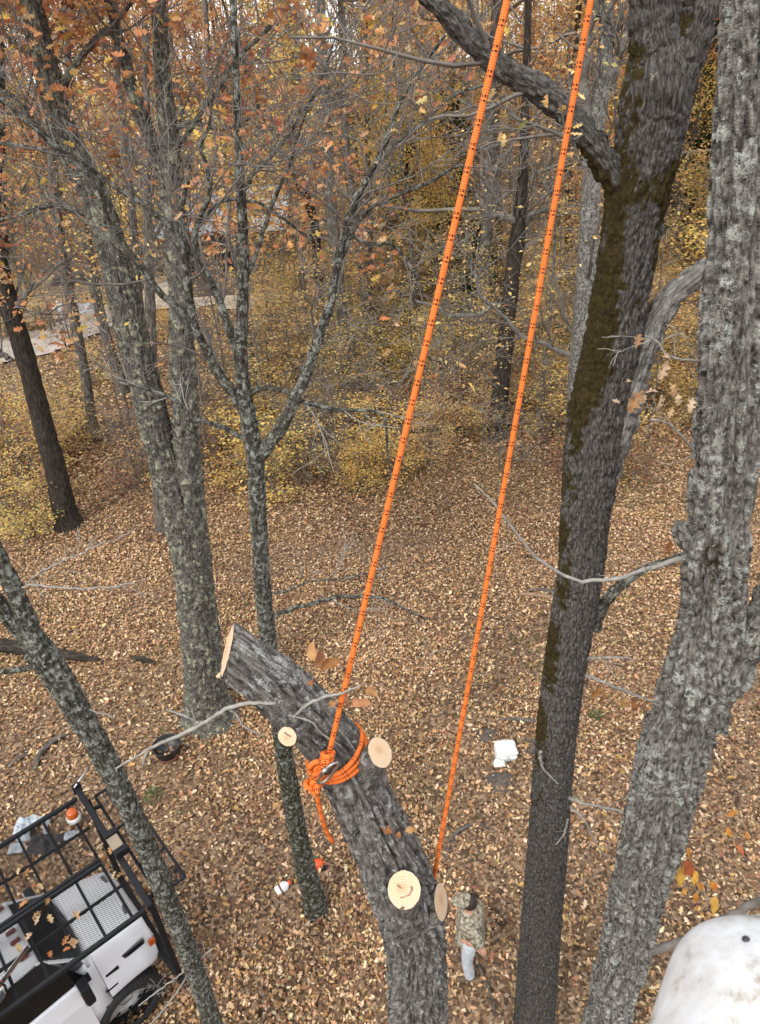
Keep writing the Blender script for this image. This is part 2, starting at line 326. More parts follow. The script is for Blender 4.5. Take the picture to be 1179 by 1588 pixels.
# ------------------------------------------------------------------ trees
def bark_tube(pts, r, ns, nr, kind='plate', amp=0.012, seed=1, lump=0.05, freq=1.0, mossf=None, cap=True, zf=1.0):
    """trunk or limb with its bark in relief"""
    pr = catmull(np.column_stack([pts, r]), nr); c = pr[:, :3]; rr = np.maximum(pr[:, 3], 0.002)
    T, N, B = frames(c); th = np.arange(ns)*2*np.pi/ns
    s = np.concatenate([[0], np.cumsum(np.linalg.norm(np.diff(c, axis=0), axis=1))])
    TH, SS = np.meshgrid(th, s); RR = np.broadcast_to(rr[:, None], TH.shape)
    rm = float(np.median(rr))
    X, Yc, Zc = np.cos(TH)*rm, np.sin(TH)*rm, SS*zf
    wob = (fbm(X*9, Yc*9, Zc*2.2, seed+5)-.5)*0.05
    if kind == 'plate':
        a = np.abs(vn((X+wob)*34*freq, (Yc+wob)*34*freq, Zc*5*freq, seed)-.5)*2
        b = np.abs(vn((X+wob)*22*freq, (Yc-wob)*22*freq, Zc*4*freq+9, seed+1)-.5)*2
        h = sstep(0.0, 0.26, a)*0.55+sstep(0.0, 0.2, b)*0.45; h = h*(0.6+0.8*fbm(X*75*freq, Yc*75*freq, Zc*20*freq, seed+2))
    elif kind == 'ridge':
        wb = (fbm(X*6, Yc*6, Zc*5, seed+6)-.5)*0.06
        a = np.abs(vn((X+wb)*38*freq, (Yc+wb)*38*freq, Zc*4.2*freq, seed)-.5)*2; b = np.abs(vn((X-wb)*30*freq, (Yc+wb)*30*freq, Zc*7*freq, seed+1)-.5)*2
        h = sstep(0.0, 0.42, a)*.75+sstep(0, .22, b)*.25; h = h*(0.72+0.55*fbm(X*85*freq, Yc*85*freq, Zc*26*freq, seed+2))
    else:
        a = np.abs(vn((X+wob*.4)*60*freq, (Yc+wob*.4)*60*freq, Zc*13*freq, seed)-.5)*2; h = .55*sstep(0, .4, a)+.7*fbm(X*110*freq, Yc*110*freq, Zc*26*freq, seed+1, 2)
    ck = np.abs(vn(X*15*freq+.3, Yc*15*freq, SS*17*freq, seed+11)-.5)*2; h = np.clip(h*(.55+.45*sstep(0, .16, ck)), 0, 1.25)
    lo = fbm(np.cos(TH)*1.1, np.sin(TH)*1.1, Zc*1.7/max(rm*8, .3), seed+8)-.5
    R = RR*(1+lump*2*lo)+amp*(h-.7)*np.clip(RR/rm, 0.35, 1.2)
    V = c[:, None]+R[..., None]*(np.cos(TH)[..., None]*N[:, None]+np.sin(TH)[..., None]*B[:, None])
    V = V.reshape(-1, 3); Q = grid_quads(nr, ns)
    bc = np.stack([np.cos(TH)*np.clip(RR, .02, 9), np.sin(TH)*np.clip(RR, .02, 9), SS], -1).reshape(-1, 3); hh = np.clip(h.ravel(), 0, 1)
    mo = np.zeros(len(V)) if mossf is None else mossf(V, (V-np.repeat(c, ns, 0)))
    Tt = None
    if cap:
        n0 = len(V); k = np.arange(ns); e = (nr-1)*ns; V = np.vstack([V, c[-1:]]); bc = np.vstack([bc, bc[-1:]]); hh = np.append(hh, .5); mo = np.append(mo, mo[-1])
        Tt = np.stack([np.full(ns, n0), e+k, e+(k+1) % ns], 1)
    return V, Q, Tt, dict(bc=bc, h=hh, moss=mo)
def nrm(v): v = np.asarray(v, float); return v/(np.linalg.norm(v)+1e-12)
def grow(rng, p, d, L, r, lev, out, tips, up=0.12, wander=0.28, kids=(5, 8), ratio=0.55, rmin=0.003, npt=6):
    """a branch and its side branches, as polylines"""
    pts = [np.array(p, float)]; d = nrm(d); st = L/(npt-1)
    for k in range(npt-1):
        d = nrm(d+wander*(rng.random(3)*2-1)+np.array([0, 0, up*0.5])); pts.append(pts[-1]+d*st)
    pts = np.array(pts); rr = np.maximum(r*np.linspace(1, 0.35, npt), rmin); out.append((pts, rr))
    if lev <= 0:
        tips.append(pts[2:]); return
    for k in range(rng.integers(kids[0], kids[1]+1)):
        f = 0.25+0.75*rng.random(); i = min(int(f*(npt-1)), npt-2); q = pts[i]+(pts[i+1]-pts[i])*(f*(npt-1)-i)
        ax = nrm(pts[i+1]-pts[i]); side = nrm(np.cross(ax, rng.random(3)*2-1)); an = 0.5+0.6*rng.random()
        nd = nrm(ax*math.cos(an)+side*math.sin(an)+np.array([0, 0, up]))
        grow(rng, q, nd, L*ratio*(0.6+0.7*rng.random())*(1.15-.5*f), max(rr[i]*0.55, rmin), lev-1, out, tips, up, wander, kids, ratio, rmin, npt)
def sticks(acc, out, ns=4):
    groups = {}
    for pts, rr in out: groups.setdefault(len(pts), []).append((pts, rr))
    for k, L in groups.items():
        V, Q = batch_tubes([a for a, b in L], [b for a, b in L], ns); acc.add(V, Q)
def tip_points(tips, n, rng, spread):
    T = np.concatenate(tips); i = rng.integers(0, len(T), n); return T[i]+rng.normal(0, spread, (n, 3))
def poly(pp, Y=None):
    """[(px, py, width px[, Y])] -> points, radii"""
    pts = np.array([P(q[0], q[1], q[3] if len(q) > 3 else Y) for q in pp]); r = np.array([rad(q[2], a) for q, a in zip(pp, pts)])
    return pts, r
def to_ground(pts, r, flare=1.25, lead=0.5):
    """adds the root end on the ground in front of the first point"""
    a, b = pts[0], pts[1]; k = a[2]/max(b[2]-a[2], 0.2); base = a+(a-b)*k*lead; base = np.array([base[0], a[1], -0.12])
    mid = a*0.35+base*0.65; mid[2] = a[2]*0.25+.05
    if a[2] < 0.4: return np.vstack([[a[0], a[1], -0.15], pts]), np.concatenate([[r[0]*flare], r])
    return np.vstack([base, mid, pts]), np.concatenate([[r[0]*flare*1.15], [r[0]*1.08], r])

# ================================================================== ground
def ground_mat():
    m = bpy.data.materials.new('forest_floor'); m.use_nodes = True; n = m.node_tree; L = n.links.new; b = n.nodes['Principled BSDF']
    b.inputs['Roughness'].default_value = 0.95; b.inputs['Specular IOR Level'].default_value = 0.1
    tc = n.nodes.new('ShaderNodeTexCoord'); v = n.nodes.new('ShaderNodeTexVoronoi'); v.inputs['Scale'].default_value = 27; v.inputs['Randomness'].default_value = 1
    nz = n.nodes.new('ShaderNodeTexNoise'); nz.inputs['Scale'].default_value = 5; nz.inputs['Detail'].default_value = 3
    ad = n.nodes.new('ShaderNodeMix'); ad.data_type = 'VECTOR'; ad.inputs[0].default_value = 0.08
    L(tc.outputs['Object'], nz.inputs['Vector']); L(tc.outputs['Object'], ad.inputs[4]); L(nz.outputs['Color'], ad.inputs[5]); L(ad.outputs[1], v.inputs['Vector'])
    sp = n.nodes.new('ShaderNodeSeparateColor'); L(v.outputs['Color'], sp.inputs[0])
    c1 = ramp(n, sp.outputs[0], [(0.0, (0.06, 0.042, 0.03)), (0.3, (0.12, 0.08, 0.052)), (0.6, (0.2, 0.135, 0.085)), (0.85, (0.28, 0.2, 0.13)), (1.0, (0.36, 0.27, 0.18))])
    n2 = n.nodes.new('ShaderNodeTexNoise'); n2.inputs['Scale'].default_value = 0.35; n2.inputs['Detail'].default_value = 6; L(tc.outputs['Object'], n2.inputs['Vector'])
    c2 = ramp(n, n2.outputs['Fac'], [(0.35, (0.8, 0.78, 0.76)), (0.65, (1.15, 1.1, 1.06))])
    mx = n.nodes.new('ShaderNodeMix'); mx.data_type = 'RGBA'; mx.blend_type = 'MULTIPLY'; mx.inputs[0].default_value = 1; L(c1, mx.inputs[6]); L(c2, mx.inputs[7])
    L(mx.outputs[2], b.inputs['Base Color'])
    bp = n.nodes.new('ShaderNodeBump'); bp.inputs['Strength'].default_value = 0.8; bp.inputs['Distance'].default_value = 0.04; L(sp.outputs[1], bp.inputs['Height']); L(bp.outputs[0], b.inputs['Normal'])
    return m
gx = np.concatenate([[-400, -200, -100], np.linspace(-60, 60, 81), [100, 200, 400]]); gy = np.concatenate([[-200, -60], np.linspace(-15, 75, 71), [110, 200, 450]])
X, Yg = np.meshgrid(gx, gy)
def gz(x, y):
    x = np.asarray(x, float); y = np.asarray(y, float)
    near = np.clip((y-17)/12, 0, 1)
    return (fbm(x*0.13, y*0.13, 0*x+3.3, 4, 3)-.5)*0.7*near
Vg = np.stack([X.ravel(), Yg.ravel(), gz(X.ravel(), Yg.ravel())], 1); nx_ = len(gx); a = np.arange(len(gy)-1)[:, None]*nx_+np.arange(nx_-1)[None]
setp(part('ground', Vg, np.stack([a, a+1, a+nx_+1, a+nx_], -1).reshape(-1, 4), None, ground_mat()), kind='structure')

rng = np.random.default_rng(11)
def in_frame_pts(n, y0, y1, rng, spread=0.62, pw=1.0):
    y = y0+(y1-y0)*rng.random(n*2)**pw; x = (rng.random(n*2)*2-1)*1.0
    half = spread*(y*0.845+HC*0.535)+0.5; keep = rng.random(n*2) < half/half.max()
    x = (x*half)[keep][:n]; y = y[keep][:n]; return np.stack([x, y, gz(x, y)], 1)
# gravel drive and dry-grass clearing beyond the trees
def sheet(name, pix, m, z):
    c = np.array([G(*q, 0) for q in pix]); bm = bmesh.new()
    pts = catmull(np.vstack([c, c[:1]]), 140)[:-1]; jr = np.random.default_rng(3); pts[:, :2] += jr.normal(0, .22, (len(pts), 2))
    vs = [bm.verts.new((p[0], p[1], 0)) for p in pts]; f = bm.faces.new(vs); bmesh.ops.triangulate(bm, faces=[f])
    bmesh.ops.subdivide_edges(bm, edges=bm.edges[:], cuts=2, use_grid_fill=True)
    for v in bm.verts: v.co.z = float(gz(v.co.x, v.co.y))+z
    return setp(bmpart(name, bm, m, smooth=True), kind='structure')
M['gravel'] = mat('gravel', (0.56, 0.5, 0.44), 0.95, noise=(1.3, 0.45), bump=(30, 0.6))
M['drygrass'] = mat('drygrass', (0.42, 0.32, 0.19), 0.95, noise=(2.0, 0.5), bump=(20, 0.8))
sheet('clearing', [(-60, 470), (40, 440), (140, 418), (260, 415), (330, 418), (250, 450), (150, 475), (60, 500), (-40, 515)], M['drygrass'], 0.05)
sheet('gravel_driveway', [(-160, 600), (-20, 572), (60, 558), (140, 528), (230, 488), (310, 476), (390, 482), (450, 462), (470, 430), (400, 416), (320, 426), (240, 444), (150, 482), (70, 516), (-40, 540), (-150, 555)], M['gravel'], 0.075)

# fallen leaves, thousands, nobody could count them
acc = Acc()
p = in_frame_pts(150000, 2.6, 14.5, rng); bare = fbm(p[:, 0]*.5, p[:, 1]*.5, 0*p[:, 0]+2, 57, 4); p = p[(bare < .555) | (rng.random(len(p)) < .38)]; p[:, 2] += 0.005+0.05*rng.random(len(p))
V, T, c = leaves(p, (0.03, 0.085), rng, PAL_LITTER, 1.0, 1, 0.46); dr = np.repeat(.74+.55*fbm(p[:, 0]*.8, p[:, 1]*.8, 0*p[:, 0]+7, 91, 4), 6)[:, None]; acc.add(V, None, T, col=c*dr)
p = in_frame_pts(5000, 2.6, 12, rng); p[:, 2] += .03+.04*rng.random(len(p)); V, T, c = leaves(p, (0.06, 0.12), rng, PAL_LITTER, .8, 2, .6); acc.add(V, None, T, col=c*1.08)
p = in_frame_pts(60000, 14.2, 20, rng); p[:, 2] += 0.005+0.05*rng.random(len(p)); V, T, c = leaves(p, (0.05, 0.11), rng, PAL_LITTER, .95, 0, 0.5); acc.add(V, None, T, col=c)
p = in_frame_pts(55000, 18, 38, rng, 0.6, 1.2)
rd = (p[:, 0] < -5) & (p[:, 1] > 24) & (rng.random(len(p)) < 0.3); p = p[~rd]; p[:, 2] += 0.02+0.05*rng.random(len(p))
V, T, c = leaves(p, (0.1, 0.17), rng, PAL_LITTER, 0.8, 0, 0.6); acc.add(V, None, T, col=c*0.9)
setp(acc.build('fallen_leaves', M['litter'], smooth=False), 'brown and tan fallen leaves covering the forest floor', None, None, 'stuff')
# thin grass coming through the leaves
p = in_frame_pts(90000, 3, 20, rng); k = fbm(p[:, 0]*0.55, p[:, 1]*0.55, 0*p[:, 0], 31, 3)+0.10*np.exp(-((p[:, 0]+2.6)**2+(p[:, 1]-8.6)**2)/2.0)
p = p[k > 0.585]; n = len(p); an = rng.random(n)*6.28; hgt = 0.04+0.09*rng.random(n); le = rng.normal(0, 0.035, (n, 2)); wv = np.stack([np.cos(an), np.sin(an), 0*an], 1)*0.006
tip = p+np.column_stack([le, hgt]); V = np.stack([p-wv, p+wv, tip], 1).reshape(-1, 3)
setp(part('grass', V, None, np.arange(3*n).reshape(-1, 3), M['litter'], smooth=False, attrs=dict(col=np.repeat(pick(PAL_GRASS, n, rng), 3, 0))), 'thin green and straw grass between the fallen leaves', None, None, 'stuff')

# ================================================================== the trees one can tell apart
def big_tree(name, label, trunk, limbs, mt, Yd, ns=64, nr=300, kind='plate', amp=0.012, seed=1, mossf=None, freq=1.0, lump=0.05, ground=True, flare=1.25, lead=0.5, up_ext=None, lmat=None, lmats=None, zf=1.0):
    """a tree as a thing: trunk, limbs (each a part) and later its twigs and leaves. returns thing, list of limb polylines"""
    pts, r = poly(trunk, Yd)
    if up_ext is not None: pts = np.vstack([pts, pts[-1]+np.array(up_ext)]); r = np.append(r, r[-1]*0.6)
    if ground: pts, r = to_ground(pts, r, flare, lead)
    t = thing(name, label, 'tree', (pts[0][0], pts[0][1], 0))
    V, Q, T, A = bark_tube(pts, r, ns, nr, kind, amp, seed, lump, freq, mossf, zf=zf); part('trunk', V, Q, T, mt, t, attrs=A)
    lines = []
    for k, lb in enumerate(limbs):
        lp, lr = poly(lb, Yd); big = lr.max() > 0.035
        if big:
            V, Q, T, A = bark_tube(lp, lr, 24 if lr.max() < .07 else 40, 60 if lr.max() < .07 else 130, kind if lr.max() > .06 else 'smooth', amp*min(1, lr.max()/.1), seed+k+3, 0.06, freq, None if (lmats or {}).get(k) else mossf)
            part('limb', V, Q, T, (lmats or {}).get(k) or lmat or mt, t, attrs=A)
        else:
            pr = catmull(np.column_stack([lp, lr]), 22); wob = rng.normal(0, 1, (22, 3))*pr[:, 3:4]*0.25; wob[0] = 0
            V, Q, T = tube(pr[:, :3]+wob, np.maximum(pr[:, 3], .003), 7); part('branch', V, Q, T, mt if not (lmats or {}).get(k) else lmats[k], t, attrs=dict(bc=V*1.0, h=np.full(len(V), .6), moss=np.zeros(len(V))))
        lines.append((lp, lr))
    return t, pts, r, lines
def add_twigs(t, lines, rng, n=7, L=(0.5, 1.2), lev=2, mt=None, up=0.15, rmin=0.003, start=0.15, kids=(3, 5), ratio=.55, toward=None, k_r=0.5):
    out, tips = [], []
    for lp, lr in lines:
        pr = catmull(np.column_stack([lp, lr]), 24)
        for _ in range(n):
            i = int((start+(1-start)*rng.random())*22); q = pr[i, :3]; ax = nrm(pr[i+1, :3]-q); side = nrm(np.cross(ax, rng.random(3)*2-1)); an = 0.5+0.7*rng.random()
            d = ax*math.cos(an)+side*math.sin(an)+np.array([0, 0, up])
            if toward is not None: d = d+np.array(toward)*rng.random()
            grow(rng, q, d, L[0]+(L[1]-L[0])*rng.random(), min(pr[i, 3]*k_r*.7, 0.011), lev, out, tips, up, 0.3, kids, ratio, rmin)
    a = Acc(); sticks(a, out, 4); setp(a.build('twigs', mt or M['twig'], t), kind='stuff')
    return out, tips
def add_leaves(t, tips, n, size, pal, rng, spread=0.06, mt=None, tilt=1.4, detail=1, name='foliage', aspect=.5):
    p = tip_points(tips, n, rng, spread); V, T, c = leaves(p, size, rng, pal, tilt, detail, aspect)
    return setp(part(name, V, None, T, mt or M['leaf'], t, smooth=False, attrs=dict(col=c)), kind='stuff')

# --- mossy tree with the low fork, right of the ropes
YA = 3.6
def moss_A(V, N_):
    px_, py_ = proj(V); side = (N_@CR)/(np.linalg.norm(N_, axis=1)+1e-9)
    m = 0.52*np.exp(-((py_-520)/150)**2)*(0.8-0.3*side)+0.5*sstep(0.15, 0.85, -side)+0.3*np.exp(-((py_-300)/60)**2)
    m = m+0.45*sstep(0.3, 0.9, side)*(py_ < 420)*(py_ > 150)
    m = m*(-.35+2.5*fbm(V[:, 0]*7, V[:, 1]*7, V[:, 2]*4, 66, 4)); return np.clip(m, 0, 0.62)*(py_ < 1250)*1.0+0.18*(py_ >= 1250)*(side < -.4)
def proj(V):
    v = V-CC; t = np.maximum(v@CF, 0.05); return 589.5+FP*(v@CR)/t, 794-FP*(v@CU)/t
tA = big_tree('forked_tree', 'moss streaked dark trunk forking low between the orange ropes and the furrowed trunk',
    [(828, 1588, 61), (838, 1450, 60), (850, 1300, 60), (862, 1150, 60), (880, 1010, 64), (900, 890, 68), (908, 800, 74), (918, 720, 84), (926, 640, 88), (944, 560, 86), (958, 480, 86), (972, 400, 86), (984, 320, 92), (1000, 250, 98), (1012, 180, 104), (1020, 120, 100)],
    [[(1010, 170, 84), (1013, 90, 72), (1008, 20, 62), (1003, -80, 60), (995, -300, 50)],
     [(1022, 190, 80), (1052, 110, 66), (1078, 40, 60), (1095, -30, 58), (1120, -250, 48)],
     [(1000, 372, 66), (966, 292, 54), (925, 232, 42), (880, 178, 38), (838, 140, 37), (790, 112, 36), (745, 75, 34), (705, 32, 30), (668, -2, 26), (600, -70, 20)],
     [(933, 730, 60), (960, 652, 54), (988, 570, 45), (1013, 505, 40), (1040, 463, 37), (1070, 435, 35), (1110, 408, 34), (1180, 350, 32), (1230, 250, 26)],
     [(918, 972, 28), (935, 940, 20), (958, 912, 16), (990, 888, 14), (1020, 875, 13), (1060, 862, 11), (1130, 830, 9)]],
    M['bark_moss'], YA, 150, 900, 'smooth', 0.026, 21, moss_A, .9, 0.04, zf=.7, up_ext=(.02, 0.1, .25), lmats={3: M['bark_grey'], 4: M['bark_lichen']})
# --- pale furrowed trunk at the edge
YB = 3.05
def moss_B(V, N_):
    px_, py_ = proj(V); return 0.34*np.exp(-((px_-1110)/30)**2)*(np.exp(-((py_-870)/40)**2)+np.exp(-((py_-1360)/50)**2))+0.12
tB = big_tree('furrowed_tree', 'pale grey furrowed trunk with lichen and a knot behind the white cover',
    [(940, 1588, 66), (968, 1480, 74), (990, 1380, 80), (1018, 1280, 92), (1045, 1170, 100), (1072, 1080, 102), (1092, 1000, 98), (1103, 930, 92), (1106, 860, 96), (1117, 780, 94), (1126, 690, 94), (1134, 600, 98), (1142, 480, 100), (1150, 360, 98), (1155, 240, 92), (1160, 120, 88), (1166, 0, 84), (1175, -150, 80)],
    [[(1085, 1110, 82), (1125, 1040, 74), (1165, 985, 70), (1205, 930, 66), (1260, 840, 60), (1320, 700, 50)],
     [(1085, 850, 44), (1066, 830, 36), (1054, 815, 26)]],
    M['bark_pale'], YB, 168, 780, 'ridge', 0.05, 33, moss_B, .66, 0.06, zf=.5, up_ext=(.05, 0.1, .6))
# --- double trunk on the left
YC = 9.0
tC = big_tree('double_trunk_tree', 'massive grey oak with two trunks rising from one base, lichen up one',
    [(323, 1098, 74), (317, 1040, 60), (309, 960, 57), (298, 880, 56), (281, 800, 52), (262, 735, 48), (246, 680, 46), (228, 610, 46), (208, 530, 46), (192, 460, 46), (172, 380, 44), (150, 310, 42), (125, 260, 42), (102, 210, 40), (80, 140, 38), (64, 70, 34), (48, 0, 32), (20, -120, 28)],
    [[(304, 880, 48), (297, 800, 44), (291, 720, 42), (288, 640, 40), (284, 560, 38), (281, 480, 37), (277, 400, 36), (272, 330, 34), (267, 260, 32), (260, 190, 28), (252, 110, 24), (247, 20, 22), (240, -80, 18)],
     [(264, 300, 26), (250, 262, 22), (236, 218, 20), (216, 172, 18), (198, 110, 16), (182, 50, 14), (168, -5, 12), (150, -80, 9)],
     [(135, 285, 16), (100, 250, 12), (60, 200, 10), (20, 150, 8), (-30, 130, 6)],
     [(90, 160, 14), (110, 110, 11), (150, 60, 9), (190, 20, 8), (230, -30, 6)],
     [(160, 330, 14), (130, 330, 10), (80, 318, 9), (40, 330, 7), (-10, 345, 6)],
     [(255, 250, 12), (285, 215, 9), (330, 150, 8), (370, 90, 7), (420, 40, 6)],
     [(262, 200, 10), (300, 190, 8), (345, 200, 7), (390, 180, 6)],
     [(75, 120, 12), (40, 80, 9), (0, 50, 7), (-40, 20, 6)]],
    M['bark_oak'], YC, 84, 460, 'plate', 0.05, 41, lambda V, N_: 0.1*np.ones(len(V)), 0.8, 0.05, ground=True, flare=1.6, zf=.5)
# --- slim forked tree in the middle
YD = 5.5
tD = big_tree('slim_forked_tree', 'slim lichen spotted tree forking into bare stems behind the orange knot',
    [(488, 1398, 36), (470, 1330, 30), (456, 1260, 28), (444, 1190, 27), (432, 1110, 26), (421, 1030, 26), (411, 950, 25), (404, 860, 25), (400, 780, 25), (396, 715, 26), (388, 665, 25), (379, 610, 23), (373, 550, 21), (376, 480, 18), (378, 400, 16), (375, 320, 15), (371, 240, 13), (367, 150, 11), (364, 60, 10), (362, -60, 8)],
    [[(397, 715, 26), (415, 690, 22), (438, 660, 20), (455, 625, 18), (472, 588, 17), (488, 545, 16), (500, 505, 15), (515, 465, 13), (522, 415, 12), (534, 365, 11), (550, 315, 10), (575, 268, 9), (600, 215, 8), (620, 160, 7), (650, 110, 6), (690, 55, 5)],
     [(390, 660, 20), (365, 615, 17), (338, 578, 16), (318, 540, 14), (304, 510, 13), (295, 470, 13), (290, 430, 12), (286, 385, 10), (282, 330, 8), (290, 280, 7)],
     [(374, 560, 15), (352, 500, 13), (338, 460, 12), (318, 425, 11), (303, 395, 11), (306, 345, 9), (325, 303, 8), (321, 258, 7), (311, 228, 6), (324, 196, 5), (330, 140, 4)],
     [(300, 395, 9), (262, 350, 9), (237, 329, 9), (190, 298, 8), (136, 258, 8), (88, 227, 7), (44, 193, 6), (0, 150, 5), (-50, 110, 4)],
     [(300, 500, 11), (282, 482, 11), (251, 461, 11), (215, 412, 10), (186, 375, 9), (165, 335, 8), (150, 285, 7), (92, 240, 6), (0, 222, 5), (-50, 218, 4)],
     [(514, 440, 7), (555, 345, 7), (600, 310, 6), (660, 285, 6), (700, 262, 5), (730, 252, 4)],
     [(552, 310, 7), (590, 245, 6), (640, 205, 5), (700, 150, 5), (760, 130, 4)],
     [(535, 360, 6), (575, 378, 6), (610, 380, 5), (640, 420, 5), (655, 455, 4)],
     [(386, 612, 10), (410, 602, 9), (440, 606, 8), (470, 622, 8), (510, 634, 7), (555, 638, 6), (594, 642, 5), (600, 690, 4), (608, 760, 3)],
     [(390, 688, 9), (362, 672, 8), (325, 656, 8), (300, 648, 7), (270, 620, 6), (230, 603, 5), (180, 592, 4)],
     [(416, 962, 9), (440, 948, 8), (480, 938, 7), (520, 926, 7), (560, 925, 6), (590, 926, 5), (620, 940, 4), (660, 960, 3)],
     [(412, 920, 4), (450, 915, 4), (480, 902, 3), (540, 896, 3), (600, 880, 3)],
     [(373, 300, 9), (400, 262, 8), (425, 240, 7), (450, 205, 6), (470, 170, 5), (500, 130, 4)],
     [(378, 440, 8), (400, 385, 7), (418, 330, 7), (452, 245, 6), (470, 185, 5), (492, 140, 4), (520, 60, 3)],
     [(310, 345, 6), (345, 312, 5), (400, 315, 5), (440, 340, 5), (490, 378, 4)]],
    M['bark_lichen'], YD, 48, 460, 'plate', 0.018, 52, lambda V, N_: 0.14+.25*np.clip((5.6-V[:, 2])/1.5, 0, 1), 1.1, 0.05, flare=1.7)
# --- leaning tree in front of the truck
YE = 3.72
tE = big_tree('leaning_tree', 'leaning lichen spotted trunk forking at the picture edge, in front of the white truck',
    [(332, 1592, 28), (312, 1530, 28), (284, 1455, 29), (258, 1390, 30), (232, 1325, 31), (205, 1262, 32), (178, 1205, 34), (152, 1155, 36), (128, 1115, 38), (104, 1072, 40), (80, 1035, 42), (60, 1008, 44)],
    [[(72, 1022, 40), (52, 985, 30), (36, 945, 27), (18, 905, 26), (0, 868, 25), (-30, 800, 22), (-60, 700, 18)],
     [(72, 1022, 40), (45, 990, 30), (18, 960, 28), (-10, 930, 27), (-60, 880, 24)],
     [(75, 1032, 14), (50, 1034, 11), (25, 1038, 10), (0, 1043, 9), (-40, 1050, 7)]],
    M['bark_lichen'], YE, 64, 360, 'plate', 0.016, 63, lambda V, N_: 0.16*np.ones(len(V)), 1.2, 0.05, flare=1.1, lead=.3)
r2 = np.random.default_rng(5)
pl = [poly(q, YE) for q in ([(10, 928, 4), (28, 912, 4), (60, 908, 4), (110, 913, 3), (150, 912, 3), (210, 905, 2)], [(62, 1015, 5), (85, 1032, 4), (105, 1055, 4), (114, 1090, 3), (140, 1100, 3), (180, 1115, 2)], [(40, 905, 3), (75, 880, 3), (120, 862, 2), (160, 840, 2)],
     [(215, 1560, 2), (255, 1530, 2.5), (290, 1505, 2.5), (320, 1500, 2)], [(235, 1588, 3), (270, 1545, 3), (300, 1500, 2), (330, 1470, 2)])]
add_twigs(tE[0], pl, r2, 6, (0.1, 0.3), 1, M['twig_pale'], 0.0, 0.0018, 0.1, (2, 4)); a = Acc()
for q, rr in pl:
    pr = catmull(np.column_stack([q, rr]), 26); v, f, t3 = tube(pr[:, :3]+r2.normal(0, .004, (26, 3)), np.maximum(pr[:, 3], .002), 5); a.add(v, f, t3)
setp(a.build('twigs', M['twig_pale'], tE[0]), kind='stuff')

# twigs and leaves of these trees
r3 = np.random.default_rng(17)
oc, tips = add_twigs(tC[0], tC[3], r3, 7, (1.0, 2.6), 2, None, 0.12, 0.0045, 0.3, (3, 5))
add_leaves(tC[0], tips, 7500, (0.06, 0.15), PAL_RUST, r3, 0.14, detail=2, aspect=.62)
oc, tips = add_twigs(tD[0], tD[3][:8]+tD[3][12:], r3, 9, (0.4, 1.3), 2, None, 0.12, 0.0026, 0.25, (3, 5))
add_leaves(tD[0], tips, 260, (0.04, 0.085), PAL_RUST, r3, 0.03, detail=2)
oc, tips = add_twigs(tD[0], tD[3][8:12], r3, 5, (0.2, 0.7), 1, M['twig_pale'], 0.05, 0.0028, 0.3, (2, 4))
oc, tips = add_twigs(tA[0], [tA[3][2]], r3, 10, (0.3, 0.9), 2, None, 0.15, 0.0028, 0.2, (2, 4))
add_leaves(tA[0], tips, 120, (0.03, 0.06), PAL_GOLD, r3, 0.03, detail=2)
def branches(t, lists, Yd, mt, ns=7):
    L = []
    for q in lists:
        lp, lr = poly(q, Yd); pr = catmull(np.column_stack([lp, lr]), 30); v, f, t3 = tube(pr[:, :3]+r3.normal(0, 1, (30, 3))*pr[:, 3:4]*.3, np.maximum(pr[:, 3], .002), ns)
        part('branch', v, f, t3, mt, t); L.append((lp, lr))
    return L
L = branches(tB[0], [[(1085, 860, 11, 3.12), (1055, 868, 9, 3.06), (1010, 880, 7, 2.98), (975, 893, 6), (930, 899, 6), (895, 900, 6), (868, 888, 5), (835, 868, 5), (812, 840, 4), (785, 805, 4), (760, 775, 3), (735, 750, 2)],
    [(1090, 712, 5, 3.08), (1040, 660, 3), (1010, 650, 3)], [(1105, 562, 5, 3.08), (1040, 553, 3), (1020, 530, 3), (1000, 520, 2)]], 2.98, M['twig_pale'])
add_twigs(tB[0], L, r3, 5, (0.08, 0.25), 1, M['twig_pale'], 0.0, 0.0014, 0.2, (1, 3))
L = branches(tB[0], [[(1000, 1475, 12), (1040, 1467, 12), (1090, 1445, 12), (1140, 1415, 13), (1200, 1385, 13)]], 3.3, M['twig'])
L = branches(tA[0], [[(893, 1022, 6, 3.6), (935, 1020, 4), (970, 1020, 3), (985, 1024, 2)], [(892, 1042, 8, 3.6), (930, 1055, 5), (955, 1066, 5), (985, 1078, 4), (1012, 1088, 3)], [(868, 1230, 8, 3.6), (900, 1244, 5), (935, 1252, 4), (980, 1262, 4)], [(868, 1240, 5, 3.6), (905, 1270, 3), (920, 1300, 3), (940, 1330, 2)],
    [(838, 1165, 5), (842, 1190, 4), (855, 1205, 3), (866, 1216, 3)], [(881, 1270, 3), (874, 1295, 3), (862, 1310, 2)]], 3.42, M['twig_pale'])
add_twigs(tA[0], L, r3, 2, (0.08, 0.22), 1, M['twig_pale'], -0.1, 0.0016, 0.2, (1, 3))

